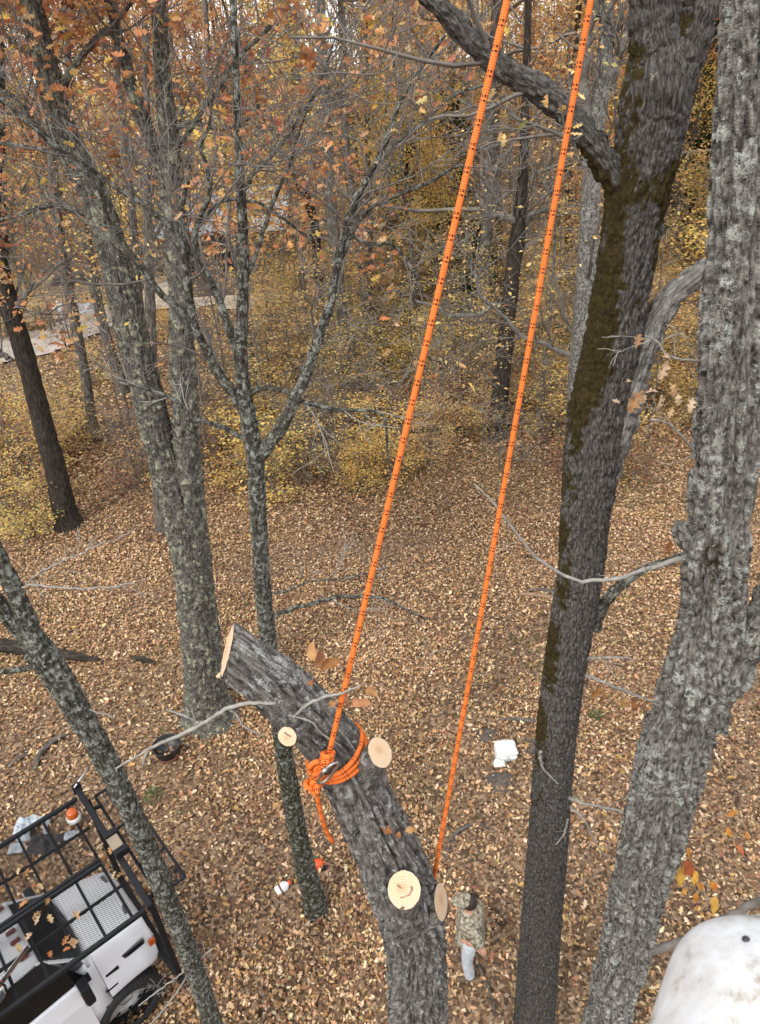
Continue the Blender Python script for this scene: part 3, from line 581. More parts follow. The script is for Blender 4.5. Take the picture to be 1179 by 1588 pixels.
# big dry leaves hanging near the lens
def hang(t, items, Yd, kind, pal, seed, curl=0.6):
    q = np.random.default_rng(seed)
    for px_, py_, Lpx, ang, tl in items:
        b = P(px_, py_, Yd); L = Lpx*depth(b)/FP; a = math.radians(ang); d = CR*math.cos(a)+CU*math.sin(a)+CF*(q.random()-.5)*.7
        nrm_ = -CF+CU*tl+CR*(q.random()-.5)*.8
        V, Q, T, c = big_leaf(b-d/np.linalg.norm(d)*L*.5, d, nrm_, L, pick(pal, 1, q)[0], q, kind, curl); part('leaf', V, Q, T, M['leaf'], t, attrs=dict(col=c))
PAL_DRY = [((0.36, 0.15, 0.05), 3), ((0.42, 0.22, 0.09), 2), ((0.28, 0.11, 0.045), 2)]
PAL_TAN = [((0.5, 0.36, 0.22), 3), ((0.42, 0.27, 0.14), 2), ((0.3, 0.16, 0.075), 2)]
PAL_ORANGE = [((0.5, 0.2, 0.035), 3), ((0.52, 0.3, 0.05), 2), ((0.42, 0.12, 0.045), 2)]
hang(tB[0], [(990, 527, 26, 80, .2), (1036, 552, 22, 10, .5), (1030, 575, 34, 250, 0), (1046, 605, 24, 300, .3), (985, 622, 42, 230, .3), (998, 618, 20, 60, .3), (1010, 606, 20, 170, .6), (956, 622, 14, 150, .3), (1024, 625, 26, 260, .2), (1052, 622, 24, 280, .2), (1072, 628, 26, 250, .1), (1040, 640, 20, 240, .3), (978, 590, 16, 20, .5), (1074, 720, 20, 265, .1)], 2.9, 'oak', PAL_TAN, 3)
hang(tB[0], [(1070, 1350, 46, 300, .3), (1056, 1362, 34, 265, .2), (1078, 1365, 40, 285, .2), (1069, 1325, 22, 290, .2), (1088, 1376, 24, 310, .3), (1108, 1377, 26, 300, .4), (1108, 1406, 30, 260, .2), (1063, 1382, 18, 20, .2), (1079, 1394, 22, 280, .3), (1150, 1320, 22, 310, .5), (1134, 1262, 18, 200, .4), (1132, 1292, 18, 300, .4), (1160, 1298, 16, 300, .4)], 3.25, 'plain', PAL_ORANGE, 4, .3)
hang(tA[0], [(935, 1085, 30, 270, .2), (926, 1075, 26, 255, .1), (968, 1092, 24, 260, .2), (985, 1094, 26, 290, .2), (918, 1300, 22, 270, .1), (935, 1290, 24, 280, .1), (1038, 850, 26, 270, .1)], 3.5, 'oak', PAL_DRY, 5)
hang(tD[0], [(478, 95, 34, 285, .2), (484, 86, 36, 305, .2), (500, 128, 20, 200, .2), (470, 80, 26, 265, .2), (288, 288, 18, 20, .4), (400, 120, 18, 300, .2), (573, 620, 16, 330, .2), (600, 545, 18, 200, .4), (648, 560, 18, 30, .4)], 4.2, 'oak', PAL_DRY, 6)

# ================================================================== the cut tree and the rope
FT = [(652, 1640, 90, 2.24), (648, 1588, 88, 2.22), (645, 1500, 88, 2.18), (644, 1450, 92, 2.15), (634, 1402, 100, 2.12), (612, 1345, 98, 2.1), (580, 1277, 91, 2.1), (556, 1226, 88, 2.1), (532, 1180, 87, 2.1), (502, 1138, 85, 2.1), (464, 1098, 84, 2.1), (425, 1062, 82, 2.1), (390, 1035, 78, 2.1), (353, 1009, 73, 2.1)]
fp, fr = poly(FT)
base = np.array([fp[0][0]+0.02, fp[0][1]+.03, -0.1]); mid = 0.5*base+0.5*fp[0]
fp = np.vstack([base, mid, fp]); fr = np.concatenate([[0.30], [0.2], fr])
tF = thing('topped_tree', 'dark barked topped tree with pale saw cuts, bent to the left, tied with orange rope', 'tree', (base[0], base[1], 0))
def wood_mat():
    m = bpy.data.materials.new('fresh_wood'); m.use_nodes = True; n = m.node_tree; L = n.links.new; b = n.nodes['Principled BSDF']; b.inputs['Roughness'].default_value = 0.75; b.inputs['Specular IOR Level'].default_value = 0.2
    a = n.nodes.new('ShaderNodeAttribute'); a.attribute_name = 'fc'; ln = n.nodes.new('ShaderNodeVectorMath'); ln.operation = 'LENGTH'
    nz = n.nodes.new('ShaderNodeTexNoise'); nz.inputs['Scale'].default_value = 3.0; nz.inputs['Detail'].default_value = 3; L(a.outputs['Vector'], nz.inputs['Vector'])
    ad = n.nodes.new('ShaderNodeMix'); ad.data_type = 'VECTOR'; ad.inputs[0].default_value = 0.2; L(a.outputs['Vector'], ad.inputs[4]); L(nz.outputs['Color'], ad.inputs[5]); L(ad.outputs[1], ln.inputs[0])
    mu = n.nodes.new('ShaderNodeMath'); mu.operation = 'MULTIPLY'; mu.inputs[1].default_value = 62; L(ln.outputs['Value'], mu.inputs[0]); si = n.nodes.new('ShaderNodeMath'); si.operation = 'SINE'; L(mu.outputs[0], si.inputs[0])
    c = ramp(n, si.outputs[0], [(0.15, (0.57, 0.42, 0.28)), (0.5, (0.63, 0.49, 0.34)), (0.85, (0.67, 0.54, 0.39))])
    rim = ramp(n, ln.outputs['Value'], [(0.0, (0.78, 0.62, 0.5)), (0.35, (1, 0.94, 0.86)), (0.9, (1, 1, 1)), (0.99, (0.75, 0.5, 0.36)), (1.05, (0.3, 0.17, 0.1))])
    mx = n.nodes.new('ShaderNodeMix'); mx.data_type = 'RGBA'; mx.blend_type = 'MULTIPLY'; mx.inputs[0].default_value = 1; L(c, mx.inputs[6]); L(rim, mx.inputs[7])
    st = n.nodes.new('ShaderNodeAttribute'); st.attribute_name = 'stain'; n3 = n.nodes.new('ShaderNodeTexNoise'); n3.inputs['Scale'].default_value = 6; n3.inputs['Detail'].default_value = 5; L(a.outputs['Vector'], n3.inputs['Vector'])
    m2 = n.nodes.new('ShaderNodeMath'); m2.operation = 'MULTIPLY'; L(st.outputs['Fac'], m2.inputs[0]); L(n3.outputs['Fac'], m2.inputs[1]); sm = ramp(n, m2.outputs[0], [(0.22, (0, 0, 0)), (0.36, (.5, .5, .5)), (.55, (1, 1, 1))])
    m3 = n.nodes.new('ShaderNodeMix'); m3.data_type = 'RGBA'; L(sm, m3.inputs[0]); L(mx.outputs[2], m3.inputs[6]); m3.inputs[7].default_value = (0.085, 0.04, 0.035, 1); L(m3.outputs[2], b.inputs['Base Color'])
    bp = n.nodes.new('ShaderNodeBump'); bp.inputs['Strength'].default_value = 0.25; bp.inputs['Distance'].default_value = 0.004; wv = n.nodes.new('ShaderNodeTexWave'); wv.inputs['Scale'].default_value = 9; wv.inputs['Distortion'].default_value = 2; L(a.outputs['Vector'], wv.inputs['Vector']); L(wv.outputs['Fac'], bp.inputs['Height']); L(bp.outputs[0], b.inputs['Normal'])
    return m
M['wood'] = wood_mat()
def moss_F(V, N_): return 0.08*np.ones(len(V))
V, Q, T, A = bark_tube(fp, fr, 176, 760, 'plate', 0.046, 71, 0.10, 0.8, moss_F, cap=False, zf=.6)
# shape the top end to the plane of the saw cut
topc = fp[-1].copy(); nF = nrm(-0.93*CR+0.23*CU-0.275*CF)
ring = V[-176:]; axis = nrm(fp[-1]-fp[-2])
def to_plane(R_, ax, c, n_): return R_+ax[None]*(((c-R_)@n_)/(ax@n_))[:, None]
for k in range(12):
    i = len(V)-176*(12-k); f = (k+1)/12.0; V[i:i+176] = V[i:i+176]*(1-f)+to_plane(V[i:i+176], axis, topc, nF)*f
part('trunk', V, Q, None, M['bark_cut'], tF, attrs=A)
def cut_face(parent, ring, c, n_, stain=None, bulge=0.002):
    """a sawn face over the ring of bark"""
    ns = len(ring); c = ring.mean(0); u = nrm(ring[0]-c); v = np.cross(n_, u); Rm = np.linalg.norm(ring-c, axis=1).mean(); V_, F_, S_ = [], [], []
    K = 14
    for k in range(K+1):
        f = 1-k/K*0.98; V_.append(c+(ring-c)*f*0.985+n_*(bulge*(1-f)+0.0015))
    V_ = np.concatenate(V_); loc = np.stack([(V_-c)@u/Rm, (V_-c)@v/Rm, np.zeros(len(V_))], 1)
    st = np.zeros(len(V_)) if stain is None else stain((V_-c)@CR/Rm, (V_-c)@CU/Rm)
    V_ = np.vstack([V_, c+n_*(bulge+.0015)]); loc = np.vstack([loc, [[0, 0, 0]]]); st = np.append(st, 0); e = K*ns; k = np.arange(ns)
    return part('cut_face', V_, grid_quads(K+1, ns), np.stack([e+k, e+(k+1) % ns, np.full(ns, len(V_)-1)], 1), M['wood'], parent, attrs=dict(fc=loc, stain=st))
cut_face(tF, V[-176:], topc, nF)
sp0 = V[-176:][np.argmax((V[-176:]-topc)@(-CU))]; v, f, t3 = tube([sp0-axis*.02+CU*.012, sp0+nF*.004+CU*.004, sp0+nF*.016-CU*.004], [.014, .011, .004], 8); part('splinter', v, f, t3, M['wood'], tF, attrs=dict(fc=v*0+.3, stain=np.zeros(len(v))))
def stub(S0, E0, wS, wE, n_, seed, stain=None, amp=0.008):
    rS, rE = rad(wS, S0), rad(wE, E0); q = np.array([S0, S0*.66+E0*.34, S0*.33+E0*.67, E0]); rr = np.array([rS*1.15, rS*.98, rE*1.02, rE])
    V_, Q_, T_, A_ = bark_tube(q, rr, 96, 60, 'plate', amp, seed, 0.04, 1.1, moss_F, cap=False); n_ = nrm(n_); ax = nrm(E0-S0)
    for k in range(16):
        i = len(V_)-96*(16-k); f = (k+1)/16.0; sm_ = V_[i:i+96].mean(0); dv_ = V_[i:i+96]-sm_; ln_ = np.linalg.norm(dv_, axis=1, keepdims=True); V_[i:i+96] = sm_+dv_/ln_*(ln_*(1-.62*f)+ln_.mean()*.62*f); V_[i:i+96] = V_[i:i+96]*(1-f)+to_plane(V_[i:i+96], ax, E0, n_)*f
    b = part('branch_stub', V_, Q_, None, M['bark_cut'], tF, attrs=A_); cut_face(b, V_[-96:], E0, n_, stain); return b
def band(x0, y0, x1, y1, w_):
    def f(x, y):
        d = np.array([x1-x0, y1-y0]); t = np.clip(((x-x0)*d[0]+(y-y0)*d[1])/(d@d), 0, 1); return np.clip(1.25-np.hypot(x-x0-t*d[0], y-y0-t*d[1])/w_, 0, 1)
    return f
def s_stain(x, y):
    d = np.hypot((x-.02)/1.25, y+.02); an = np.arctan2(y+.02, x-.02); n_ = fbm(x*3.1+5, y*3.1, 0*x, 19, 3)
    r = np.clip(1.25-np.abs(d-.33-.16*(n_-.5)-.05*np.sin(2*an))/.075, 0, 1)*np.clip(.55+1.1*np.sin(an*1.0+2.4)+.5*(n_-.5), 0, 1)
    return np.maximum(r, np.maximum(band(-.2, -.99, -.05, -.86, .14)(x, y), band(-.38, .26, -.2, .12, .13)(x, y)*.85))
stub(P(484, 1110, 2.1), P(446, 1142, 1.93), 48, 31, -CF*0.9-CR*0.25-CU*0.1, 81, band(-.25, .35, .35, .05, .16))
stub(P(560, 1205, 2.08), P(589, 1167, 1.99), 48, 46, -CF*0.62+CR*0.62+CU*0.38, 82, band(-.7, 0, -.55, -.5, .14))
stub(P(630, 1428, 2.10), P(627, 1380, 1.90), 64, 51, -CF*0.93+CU*0.25-CR*0.05, 83, s_stain)
stub(P(640, 1425, 2.10), P(684, 1399, 2.035), 56, 49, CR*0.88-CF*0.38+CU*0.12, 84)
# small living branch and dry leaves on the cut tree
L = []
for q in ([(428, 1090, 7), (405, 1090, 6.5), (372, 1093, 6.5), (345, 1102, 6.5), (318, 1120, 6), (292, 1134, 6), (265, 1146, 5.5), (240, 1157, 5), (228, 1166, 4.5), (222, 1190, 4)], [(308, 1122, 4), (290, 1112, 3.5), (272, 1105, 3), (258, 1100, 2)], [(352, 1098, 4), (366, 1108, 4), (378, 1125, 3.5), (392, 1134, 3), (410, 1142, 2)], [(232, 1160, 4), (215, 1172, 3), (195, 1182, 3), (180, 1192, 2)], [(305, 1125, 3), (300, 1108, 2.5), (298, 1098, 2)],
    [(440, 1130, 3), (470, 1098, 5), (500, 1082, 5), (530, 1075, 4), (560, 1062, 2)], [(432, 1105, 3), (480, 1118, 3), (500, 1138, 3), (530, 1158, 2.5)]):
    lp, lr = poly(q, 2.0); pr = catmull(np.column_stack([lp, lr]), 36); v, f, t3 = tube(pr[:, :3]+r3.normal(0, 1, (36, 3))*pr[:, 3:4]*.22, pr[:, 3], 8); part('branch', v, f, t3, M['twig_pale'], tF); L.append((lp, lr))
hang(tF, [(484, 1005, 40, 100, .1), (496, 1018, 36, 80, .1), (513, 1028, 40, 25, .4), (484, 1058, 16, 20, .5), (573, 1072, 30, 160, .5), (562, 1090, 36, 5, .3), (538, 1085, 20, 100, .2), (512, 1093, 26, 210, .3), (598, 1286, 26, 150, .4), (618, 1298, 18, 265, .2), (640, 1286, 24, 10, .5)], 1.98, 'plain', PAL_DRY, 9, .7)

# --- rope
def rope_mat():
    m = bpy.data.materials.new('orange_rope'); m.use_nodes = True; n = m.node_tree; L = n.links.new; b = n.nodes['Principled BSDF']; b.inputs['Roughness'].default_value = 0.6; b.inputs['Specular IOR Level'].default_value = 0.25
    a = n.nodes.new('ShaderNodeAttribute'); a.attribute_name = 'rv'; sx = n.nodes.new('ShaderNodeSeparateXYZ'); L(a.outputs['Vector'], sx.inputs[0])
    def math_(op, x, y=None):
        q = n.nodes.new('ShaderNodeMath'); q.operation = op
        for k, v in enumerate((x, y)):
            if v is None: continue
            if isinstance(v, (int, float)): q.inputs[k].default_value = v
            else: L(v, q.inputs[k])
        return q.outputs[0]
    u, v = sx.outputs[0], sx.outputs[1]
    fr_ = math_('FRACT', math_('DIVIDE', v, 0.066))
    r1 = math_('LESS_THAN', math_('ABSOLUTE', math_('SUBTRACT', fr_, 0.25)), 0.042); r2_ = math_('LESS_THAN', math_('ABSOLUTE', math_('SUBTRACT', fr_, 0.45)), 0.055)
    d1 = math_('GREATER_THAN', math_('SINE', math_('MULTIPLY', u, 2*math.pi*8)), 0.05); d2 = math_('GREATER_THAN', math_('SINE', math_('ADD', math_('MULTIPLY', u, 2*math.pi*8), 1.0)), 0.05)
    mk = math_('MAXIMUM', math_('MULTIPLY', r1, d1), math_('MULTIPLY', r2_, d2))
    br = math_('MULTIPLY', math_('SINE', math_('ADD', math_('MULTIPLY', u, 2*math.pi*8), math_('MULTIPLY', v, 430))), math_('SINE', math_('SUBTRACT', math_('MULTIPLY', u, 2*math.pi*8), math_('MULTIPLY', v, 430))))
    c = ramp(n, math_('MULTIPLY_ADD', br, 0.5), [(0, (0.62, 0.108, 0.017)), (1, (0.88, 0.235, 0.042))])
    q = n.nodes.new('ShaderNodeMix'); q.data_type = 'RGBA'; L(mk, q.inputs[0]); L(c, q.inputs[6]); q.inputs[7].default_value = (0.02, 0.008, 0.006, 1); L(q.outputs[2], b.inputs['Base Color'])
    bp = n.nodes.new('ShaderNodeBump'); bp.inputs['Strength'].default_value = 0.5; bp.inputs['Distance'].default_value = 0.002; L(br, bp.inputs['Height']); L(bp.outputs[0], b.inputs['Normal'])
    return m
M['rope'] = rope_mat()
def rope_tube(name, pts, r, parent, n=60, ns=16, sag=0.0):
    pr = catmull(pts, n) if len(pts) > 2 else catmull(pts, n)
    pr = pr.copy(); pr[:, 2] -= sag*np.sin(np.linspace(0, np.pi, n))
    V_, Q_, T_ = tube(pr, r, ns); s = np.concatenate([[0], np.cumsum(np.linalg.norm(np.diff(pr, axis=0), axis=1))])
    uv = np.stack([np.tile(np.arange(ns)/ns, n), np.repeat(s, ns), np.zeros(n*ns)], 1)
    # mirror u so that it runs without a seam jump (dots repeat 8 times round)
    uv = np.vstack([uv, [[0, 0, 0], [0, s[-1], 0]]])
    uv[:, 0] = np.where(uv[:, 0] > 0.5, 1-uv[:, 0], uv[:, 0])
    return part(name, V_, Q_, T_, M['rope'], parent, attrs=dict(rv=uv))
RR_ = 0.0107
K0 = P(511, 1166, 1.955); K1 = PT(783, 10, 2.12); rope = thing('rigging_rope', 'bright orange rope with black ticks knotted round the topped tree and running upwards', 'rope', K0)
rope_tube('rope_strand', [K0, K1+(K1-K0)*0.55], RR_, rope, 160, 16, 0.012)
J0 = P(671, 1372, 2.17); J1 = PT(914, 10, 2.42); rope_tube('rope_strand', [J0-(J1-J0)*.03, J1+(J1-J0)*0.4], RR_, rope, 160, 16, 0.012)
# wraps round the log
ia = np.argmin(np.linalg.norm(fp-P(530, 1150, 2.1), axis=1)); wa = nrm(P(505, 1115, 2.1)-P(548, 1185, 2.1)); wc0 = P(522, 1166, 2.1); rl = rad(89, wc0)+RR_*0.9
w1 = nrm(np.cross(wa, CF)); w2 = np.cross(wa, w1)
for k in range(3):
    c0 = wc0-wa*(k-1)*RR_*2.05; th = np.linspace(0, 2*np.pi, 40); tl = 0.016*(k-1)
    ring_ = c0+rl*(np.cos(th)[:, None]*w1+np.sin(th)[:, None]*w2)+wa*(np.cos(th)*(-0.020+0.012*k))[:, None]
    rope_tube('wrap', ring_, RR_, rope, 70, 12)
def loop(c, r1, r2_, n1, n2, ph, tw, turns=1.0, n=40):
    th = np.linspace(0, 2*np.pi*turns, n); return c+np.cos(th+ph)[:, None]*n1*r1+np.sin(th+ph)[:, None]*n2*r2_+np.cross(n1, n2)*(tw*np.sin(2*th+ph))[:, None]
def knot(name, c, sz, n1, n2):
    # an overhand knot pulled snug
    n1 = nrm(n1); n2 = nrm(np.asarray(n2)-n1*(np.asarray(n2)@n1)); n3 = np.cross(n1, n2); t_ = np.linspace(.35, 2*np.pi+.05, 90)
    pr = c+sz*((np.sin(t_)+2*np.sin(2*t_))[:, None]*n1+(np.cos(t_)-2*np.cos(2*t_))[:, None]*n2*.85-(np.sin(3*t_)*1.15)[:, None]*n3)
    rope_tube(name, pr, RR_, rope, 110, 14)
sd_ = nrm(K1-K0); hx_ = nrm(np.cross(sd_, CF)); hy_ = np.cross(sd_, hx_); t_ = np.linspace(0, 2*np.pi*2.6, 60); kc = P(507, 1176, 1.945)
rope_tube('coil', kc-sd_*.03+sd_*(t_/t_[-1]*.058)[:, None]+RR_*1.75*(np.cos(t_)[:, None]*hx_+np.sin(t_)[:, None]*hy_), RR_, rope, 120, 14)
knot('knot', P(493, 1195, 1.93), .0098, CR*.8+CU*.5, -CR*.5+CU*.8+CF*.2); knot('knot', P(487, 1218, 1.93), .0112, CR+CU*.15, CU-CR*.1+CF*.2)
rope_tube('bight', [P(505, 1184, 1.93), P(489, 1182, 1.925), P(480, 1193, 1.93), P(487, 1206, 1.93), P(498, 1205, 1.93)], RR_, rope, 50, 14)
rope_tube('rope_tail', [P(490, 1225, 1.93), P(494, 1245, 1.94), P(500, 1270, 1.95), P(507, 1290, 1.97), P(516, 1306, 1.98)], RR_*.9, rope, 40, 12)
cbt = thing('carabiner', 'bare metal carabiner clipped through the orange knot on the log', 'carabiner', P(509, 1199, 1.9))
M['steel'] = mat('steel', (0.42, 0.41, 0.4), 0.35, 1.0)
ca, cb_ = P(521, 1183, 1.87), P(497, 1214, 1.87); cd = nrm(ca-cb_); cl = np.linalg.norm(ca-cb_)/2; cs = nrm(np.cross(cd, -CF+CR*.9)); th = np.linspace(0, 2*np.pi, 60)
xs = np.sign(np.cos(th))*np.abs(np.cos(th))**0.6*cl; ys = np.sign(np.sin(th))*np.abs(np.sin(th))**0.75*cl*.42
V, Q, T = tube((ca+cb_)/2+xs[:, None]*cd+ys[:, None]*cs, 0.0058, 10); part('frame', V, Q, T, M['steel'], cbt)
V, Q, T = tube([(ca+cb_)/2+cd*cl*.55-cs*cl*.46, (ca+cb_)/2-cd*cl*.1-cs*cl*.47], 0.0085, 10); part('gate_sleeve', V, Q, T, M['steel'], cbt)

# ================================================================== the wood behind
rf = np.random.default_rng(77)
def px_tree(name, label, trunk, Yd, limbs, mt, pal, nleaf, seed, lsize=(0.07, 0.13), twn=8, twL=(0.8, 2.2), group=None, top=4.0, ns=20, lev=2, crown_h=None, flare=1.3):
    """a tree further back, drawn from its trunk line; it goes on above the picture"""
    q = np.random.default_rng(seed); pts, r = poly(trunk, Yd)
    if top: pts = np.vstack([pts, pts[-1]+(pts[-1]-pts[-2])/np.linalg.norm(pts[-1]-pts[-2])*top]); r = np.append(r, r[-1]*.35)
    pts, r = to_ground(pts, r, flare, .6); t = thing(name, label, 'tree', (pts[0][0], pts[0][1], 0), group)
    V, Q, T, A = bark_tube(pts, r, ns, 120, 'plate', max(r.max()*.07, .006), seed, .06, .5); part('trunk', V, Q, T, mt, t, attrs=A)
    lines = []; a = Acc()
    for lb in limbs:
        lp, lr = poly(lb, Yd); pr = catmull(np.column_stack([lp, lr]), 24); v, f, t3 = tube(pr[:, :3]+q.normal(0, 1, (24, 3))*pr[:, 3:4]*.3, np.maximum(pr[:, 3], .006), 7); part('limb', v, f, t3, M['twig'], t); lines.append((lp, lr))
    upper = catmull(np.column_stack([pts, r]), 40); zc = crown_h if crown_h is not None else 4.5
    up_ = upper[upper[:, 2] > zc]
    if len(up_) > 2: lines.append((up_[:, :3], up_[:, 3]))
    out, tips = [], []
    for lp, lr in lines:
        pr = catmull(np.column_stack([lp, lr]), 24)
        for _ in range(twn if lp is not up_[:, :3] else twn*2):
            i = int(q.random()*22); ax = nrm(pr[i+1, :3]-pr[i, :3]); side = nrm(np.cross(ax, q.random(3)*2-1)); an = .6+.6*q.random()
            grow(q, pr[i, :3], ax*math.cos(an)+side*math.sin(an)+np.array([0, 0, .1]), twL[0]+(twL[1]-twL[0])*q.random(), min(pr[i, 3]*.45, .04), lev, out, tips, .12, .3, (3, 5), .55, .006)
    if out: sticks(a, out, 3); setp(a.build('twigs', M['twig'], t), kind='stuff')
    if nleaf and tips: add_leaves(t, tips, nleaf, lsize, pal, q, .16, M['leaf'], 1.4, 0)
    return t
px_tree('slender_tree', 'slender dark trunk standing just behind the two trunked oak', [(232, 640, 14), (225, 570, 13), (219, 500, 13), (210, 397, 13), (203, 305, 13), (194, 225, 12), (185, 150, 10), (178, 60, 9), (172, -20, 8)], 18, [[(210, 397, 8), (228, 385, 8), (250, 350, 6), (262, 310, 5)], [(200, 280, 7), (225, 250, 6), (240, 200, 4)]], M['bark_far'], PAL_GOLD, 500, 101)
px_tree('leaning_dark_tree', 'dark leaning trunk with a broken side limb near the gravel drive', [(97, 778, 36), (88, 735, 32), (76, 690, 31), (60, 630, 30), (44, 570, 29), (26, 510, 29), (14, 470, 28), (4, 420, 24), (0, 350, 20), (-4, 250, 18), (-8, 100, 16)], 15.6, [[(18, 480, 14), (34, 468, 14), (42, 455, 10), (46, 448, 5)], [(20, 560, 9), (0, 545, 8), (-30, 520, 7)], [(2, 395, 10), (-10, 340, 9), (10, 300, 6)]], M['bark_black'], PAL_RUST, 900, 102)
px_tree('slim_grey_tree', 'slim grey trunk between the dark leaning trunk and the big oak', [(141, 640, 15), (134, 590, 15), (124, 540, 16), (113, 480, 16), (103, 430, 17), (94, 380, 16), (85, 300, 15), (78, 200, 13), (70, 80, 12), (64, -20, 10)], 20.5, [[(100, 420, 7), (80, 370, 6), (60, 330, 5)]], M['bark_far'], PAL_RUST, 700, 103)
px_tree('slim_brown_tree', 'slim brown trunk against the gravel drive, touching the big oak', [(186, 585, 15), (174, 550, 15), (162, 510, 15), (152, 470, 16), (143, 430, 17), (135, 380, 16), (125, 300, 14), (112, 200, 13), (105, 80, 11), (100, -20, 10)], 24, [[(148, 450, 7), (170, 420, 6)]], M['bark_far'], PAL_RUST, 700, 104)
px_tree('black_trunk_tree', 'nearly black upright trunk between the two orange ropes, tangled with bare vines at its top', [(768, 692, 30), (772, 640, 27), (778, 590, 26), (784, 530, 25), (790, 470, 24), (797, 410, 23), (803, 360, 22), (808, 320, 18), (812, 250, 14), (816, 120, 12), (820, 0, 10)], 18.6, [[(788, 500, 9), (770, 470, 8), (748, 488, 8), (722, 488, 7), (700, 490, 6), (672, 474, 5), (645, 468, 4)], [(805, 345, 12), (780, 335, 10), (755, 330, 8), (740, 300, 5)], [(805, 345, 12), (830, 330, 9), (850, 322, 7)], [(798, 400, 6), (820, 380, 5), (840, 370, 4)]], M['bark_black'], PAL_GOLD, 400, 105)
px_tree('grey_trunk_tree', 'straight grey trunk half hidden behind the moss streaked forked tree', [(886, 830, 36), (890, 760, 34), (894, 680, 34), (898, 600, 34), (904, 510, 33), (911, 420, 31), (915, 340, 30), (918, 270, 30), (924, 200, 29), (934, 130, 26), (940, 60, 22), (945, -20, 18)], 13.2, [[(918, 250, 22), (912, 190, 18), (905, 120, 15), (915, 50, 12), (930, -10, 10)], [(930, 150, 18), (955, 95, 15), (975, 40, 12), (985, -10, 10)], [(893, 552, 9), (870, 546, 8), (845, 533, 8), (820, 525, 7), (798, 512, 7), (778, 488, 6), (755, 468, 5), (742, 452, 5), (738, 424, 4)]], M['bark_pale'], PAL_GOLD, 500, 106, ns=30)
px_tree('straight_dark_tree', 'straight dark trunk in the middle of the yellow undergrowth', [(541, 600, 17), (536, 540, 16), (530, 480, 17), (522, 400, 18), (514, 330, 19), (508, 250, 19), (504, 170, 17), (500, 60, 14), (497, -20, 12)], 22, [[(509, 300, 8), (490, 270, 7), (470, 220, 5)], [(505, 210, 8), (528, 170, 6), (540, 120, 5)]], M['bark_far'], PAL_YELLOW, 900, 107)
px_tree('leaning_mid_tree', 'dark trunk leaning left above the grey roofed house', [(500, 520, 14), (495, 440, 14), (488, 350, 14), (476, 310, 14), (455, 265, 12), (430, 215, 11), (405, 180, 9), (385, 120, 8)], 25, [[(488, 340, 8), (478, 300, 7), (470, 250, 6)]], M['bark_black'], PAL_GOLD, 500, 108, top=2)
px_tree('thin_grey_tree', 'thin pale grey trunk left of the straight dark trunk', [(474, 500, 13), (471, 440, 13), (469, 380, 12), (466, 300, 11), (464, 200, 10), (462, 100, 8), (460, -10, 7)], 30, [], M['bark_far'], PAL_YELLOW, 900, 109)
px_tree('thin_brown_tree', 'thin brown trunk rising from the yellow undergrowth between the slim forked tree and the ropes', [(577, 545, 11), (576, 480, 11), (574, 400, 10), (571, 320, 9), (570, 200, 8), (568, 80, 7)], 27, [], M['bark_far'], PAL_GOLD, 900, 110)
px_tree('broad_dark_tree', 'broad dark trunk behind the left upright of the two trunked oak', [(250, 800, 20), (246, 760, 19), (240, 700, 18), (236, 600, 18), (233, 480, 17), (230, 380, 15), (228, 250, 13), (226, 100, 10)], 15.0, [], M['bark_far'], PAL_GOLD, 500, 111)
px_tree('edge_tree', 'dark thin trunk at the picture edge beyond the drive', [(12, 470, 12), (8, 400, 12), (5, 300, 12), (3, 180, 11), (2, 60, 10), (0, -20, 9)], 33, [], M['bark_black'], PAL_RUST, 900, 112)

# further trees: a few kinds built once, then copied
def tree_kind(seed, H, r0, pal, nleaf, lsize, mt, lean=.04, crown0=.3, lev=2, spread=1.0):
    q = np.random.default_rng(seed); k = np.linspace(0, 1, 8); pts = np.stack([np.cumsum(q.normal(0, lean*H/8, 8)), np.cumsum(q.normal(0, lean*H/8, 8)), k*H-.2], 1); pts[0, :2] = 0; r = r0*(1-k*.85); r[0] *= 1.25
    V, Q, T, A = bark_tube(pts, r, 14, 50, 'plate', r0*.07, seed, .06, .5); tr = raw('trunk', V, Q, T, mt, attrs=A)
    out, tips = [], []; pr = catmull(np.column_stack([pts, r]), 40)
    for _ in range(13):
        i = int((crown0+(1-crown0)*q.random())*38); an = q.random()*6.28; el = .2+.7*q.random()
        grow(q, pr[i, :3], [math.cos(an)*math.cos(el), math.sin(an)*math.cos(el), math.sin(el)], spread*H*(.16+.14*q.random()), pr[i, 3]*.5, lev, out, tips, .1, .28, (3, 5), .58, .008)
    a = Acc(); sticks(a, out, 3); V, Q, T, _ = a.get(); tw = raw('twigs', V, Q, T, M['twig_far'])
    lv = None
    if nleaf:
        p = tip_points(tips, nleaf, q, .3); V, T, c = leaves(p, lsize, q, pal, 1.4, 0, .6); lv = raw('foliage', V, None, T, M['leaf_tree'], smooth=False, attrs=dict(col=c))
    return tr, tw, lv
KINDS = [(tree_kind(201, 15, .17, PAL_GOLD, 10500, (.08, .16), M['bark_far'], .04, .18), 'gold leaved tree in the wood behind the clearing'),
         (tree_kind(202, 17, .2, PAL_RUST, 9500, (.08, .16), M['bark_far'], .04, .2), 'rust leaved oak in the wood behind the clearing'),
         (tree_kind(203, 13, .13, PAL_YELLOW, 11000, (.07, .14), M['bark_far'], .05, .2), 'yellow leaved tree in the wood behind the clearing'),
         (tree_kind(204, 16, .19, PAL_GOLD, 500, (.1, .18), M['bark_black'], .03, .35, 3), 'nearly bare dark tree in the wood behind the clearing'),
         (tree_kind(205, 11, .1, PAL_YELLOW, 8500, (.07, .13), M['bark_far'], .06, .15), 'small yellow tree under the taller trees of the wood')]
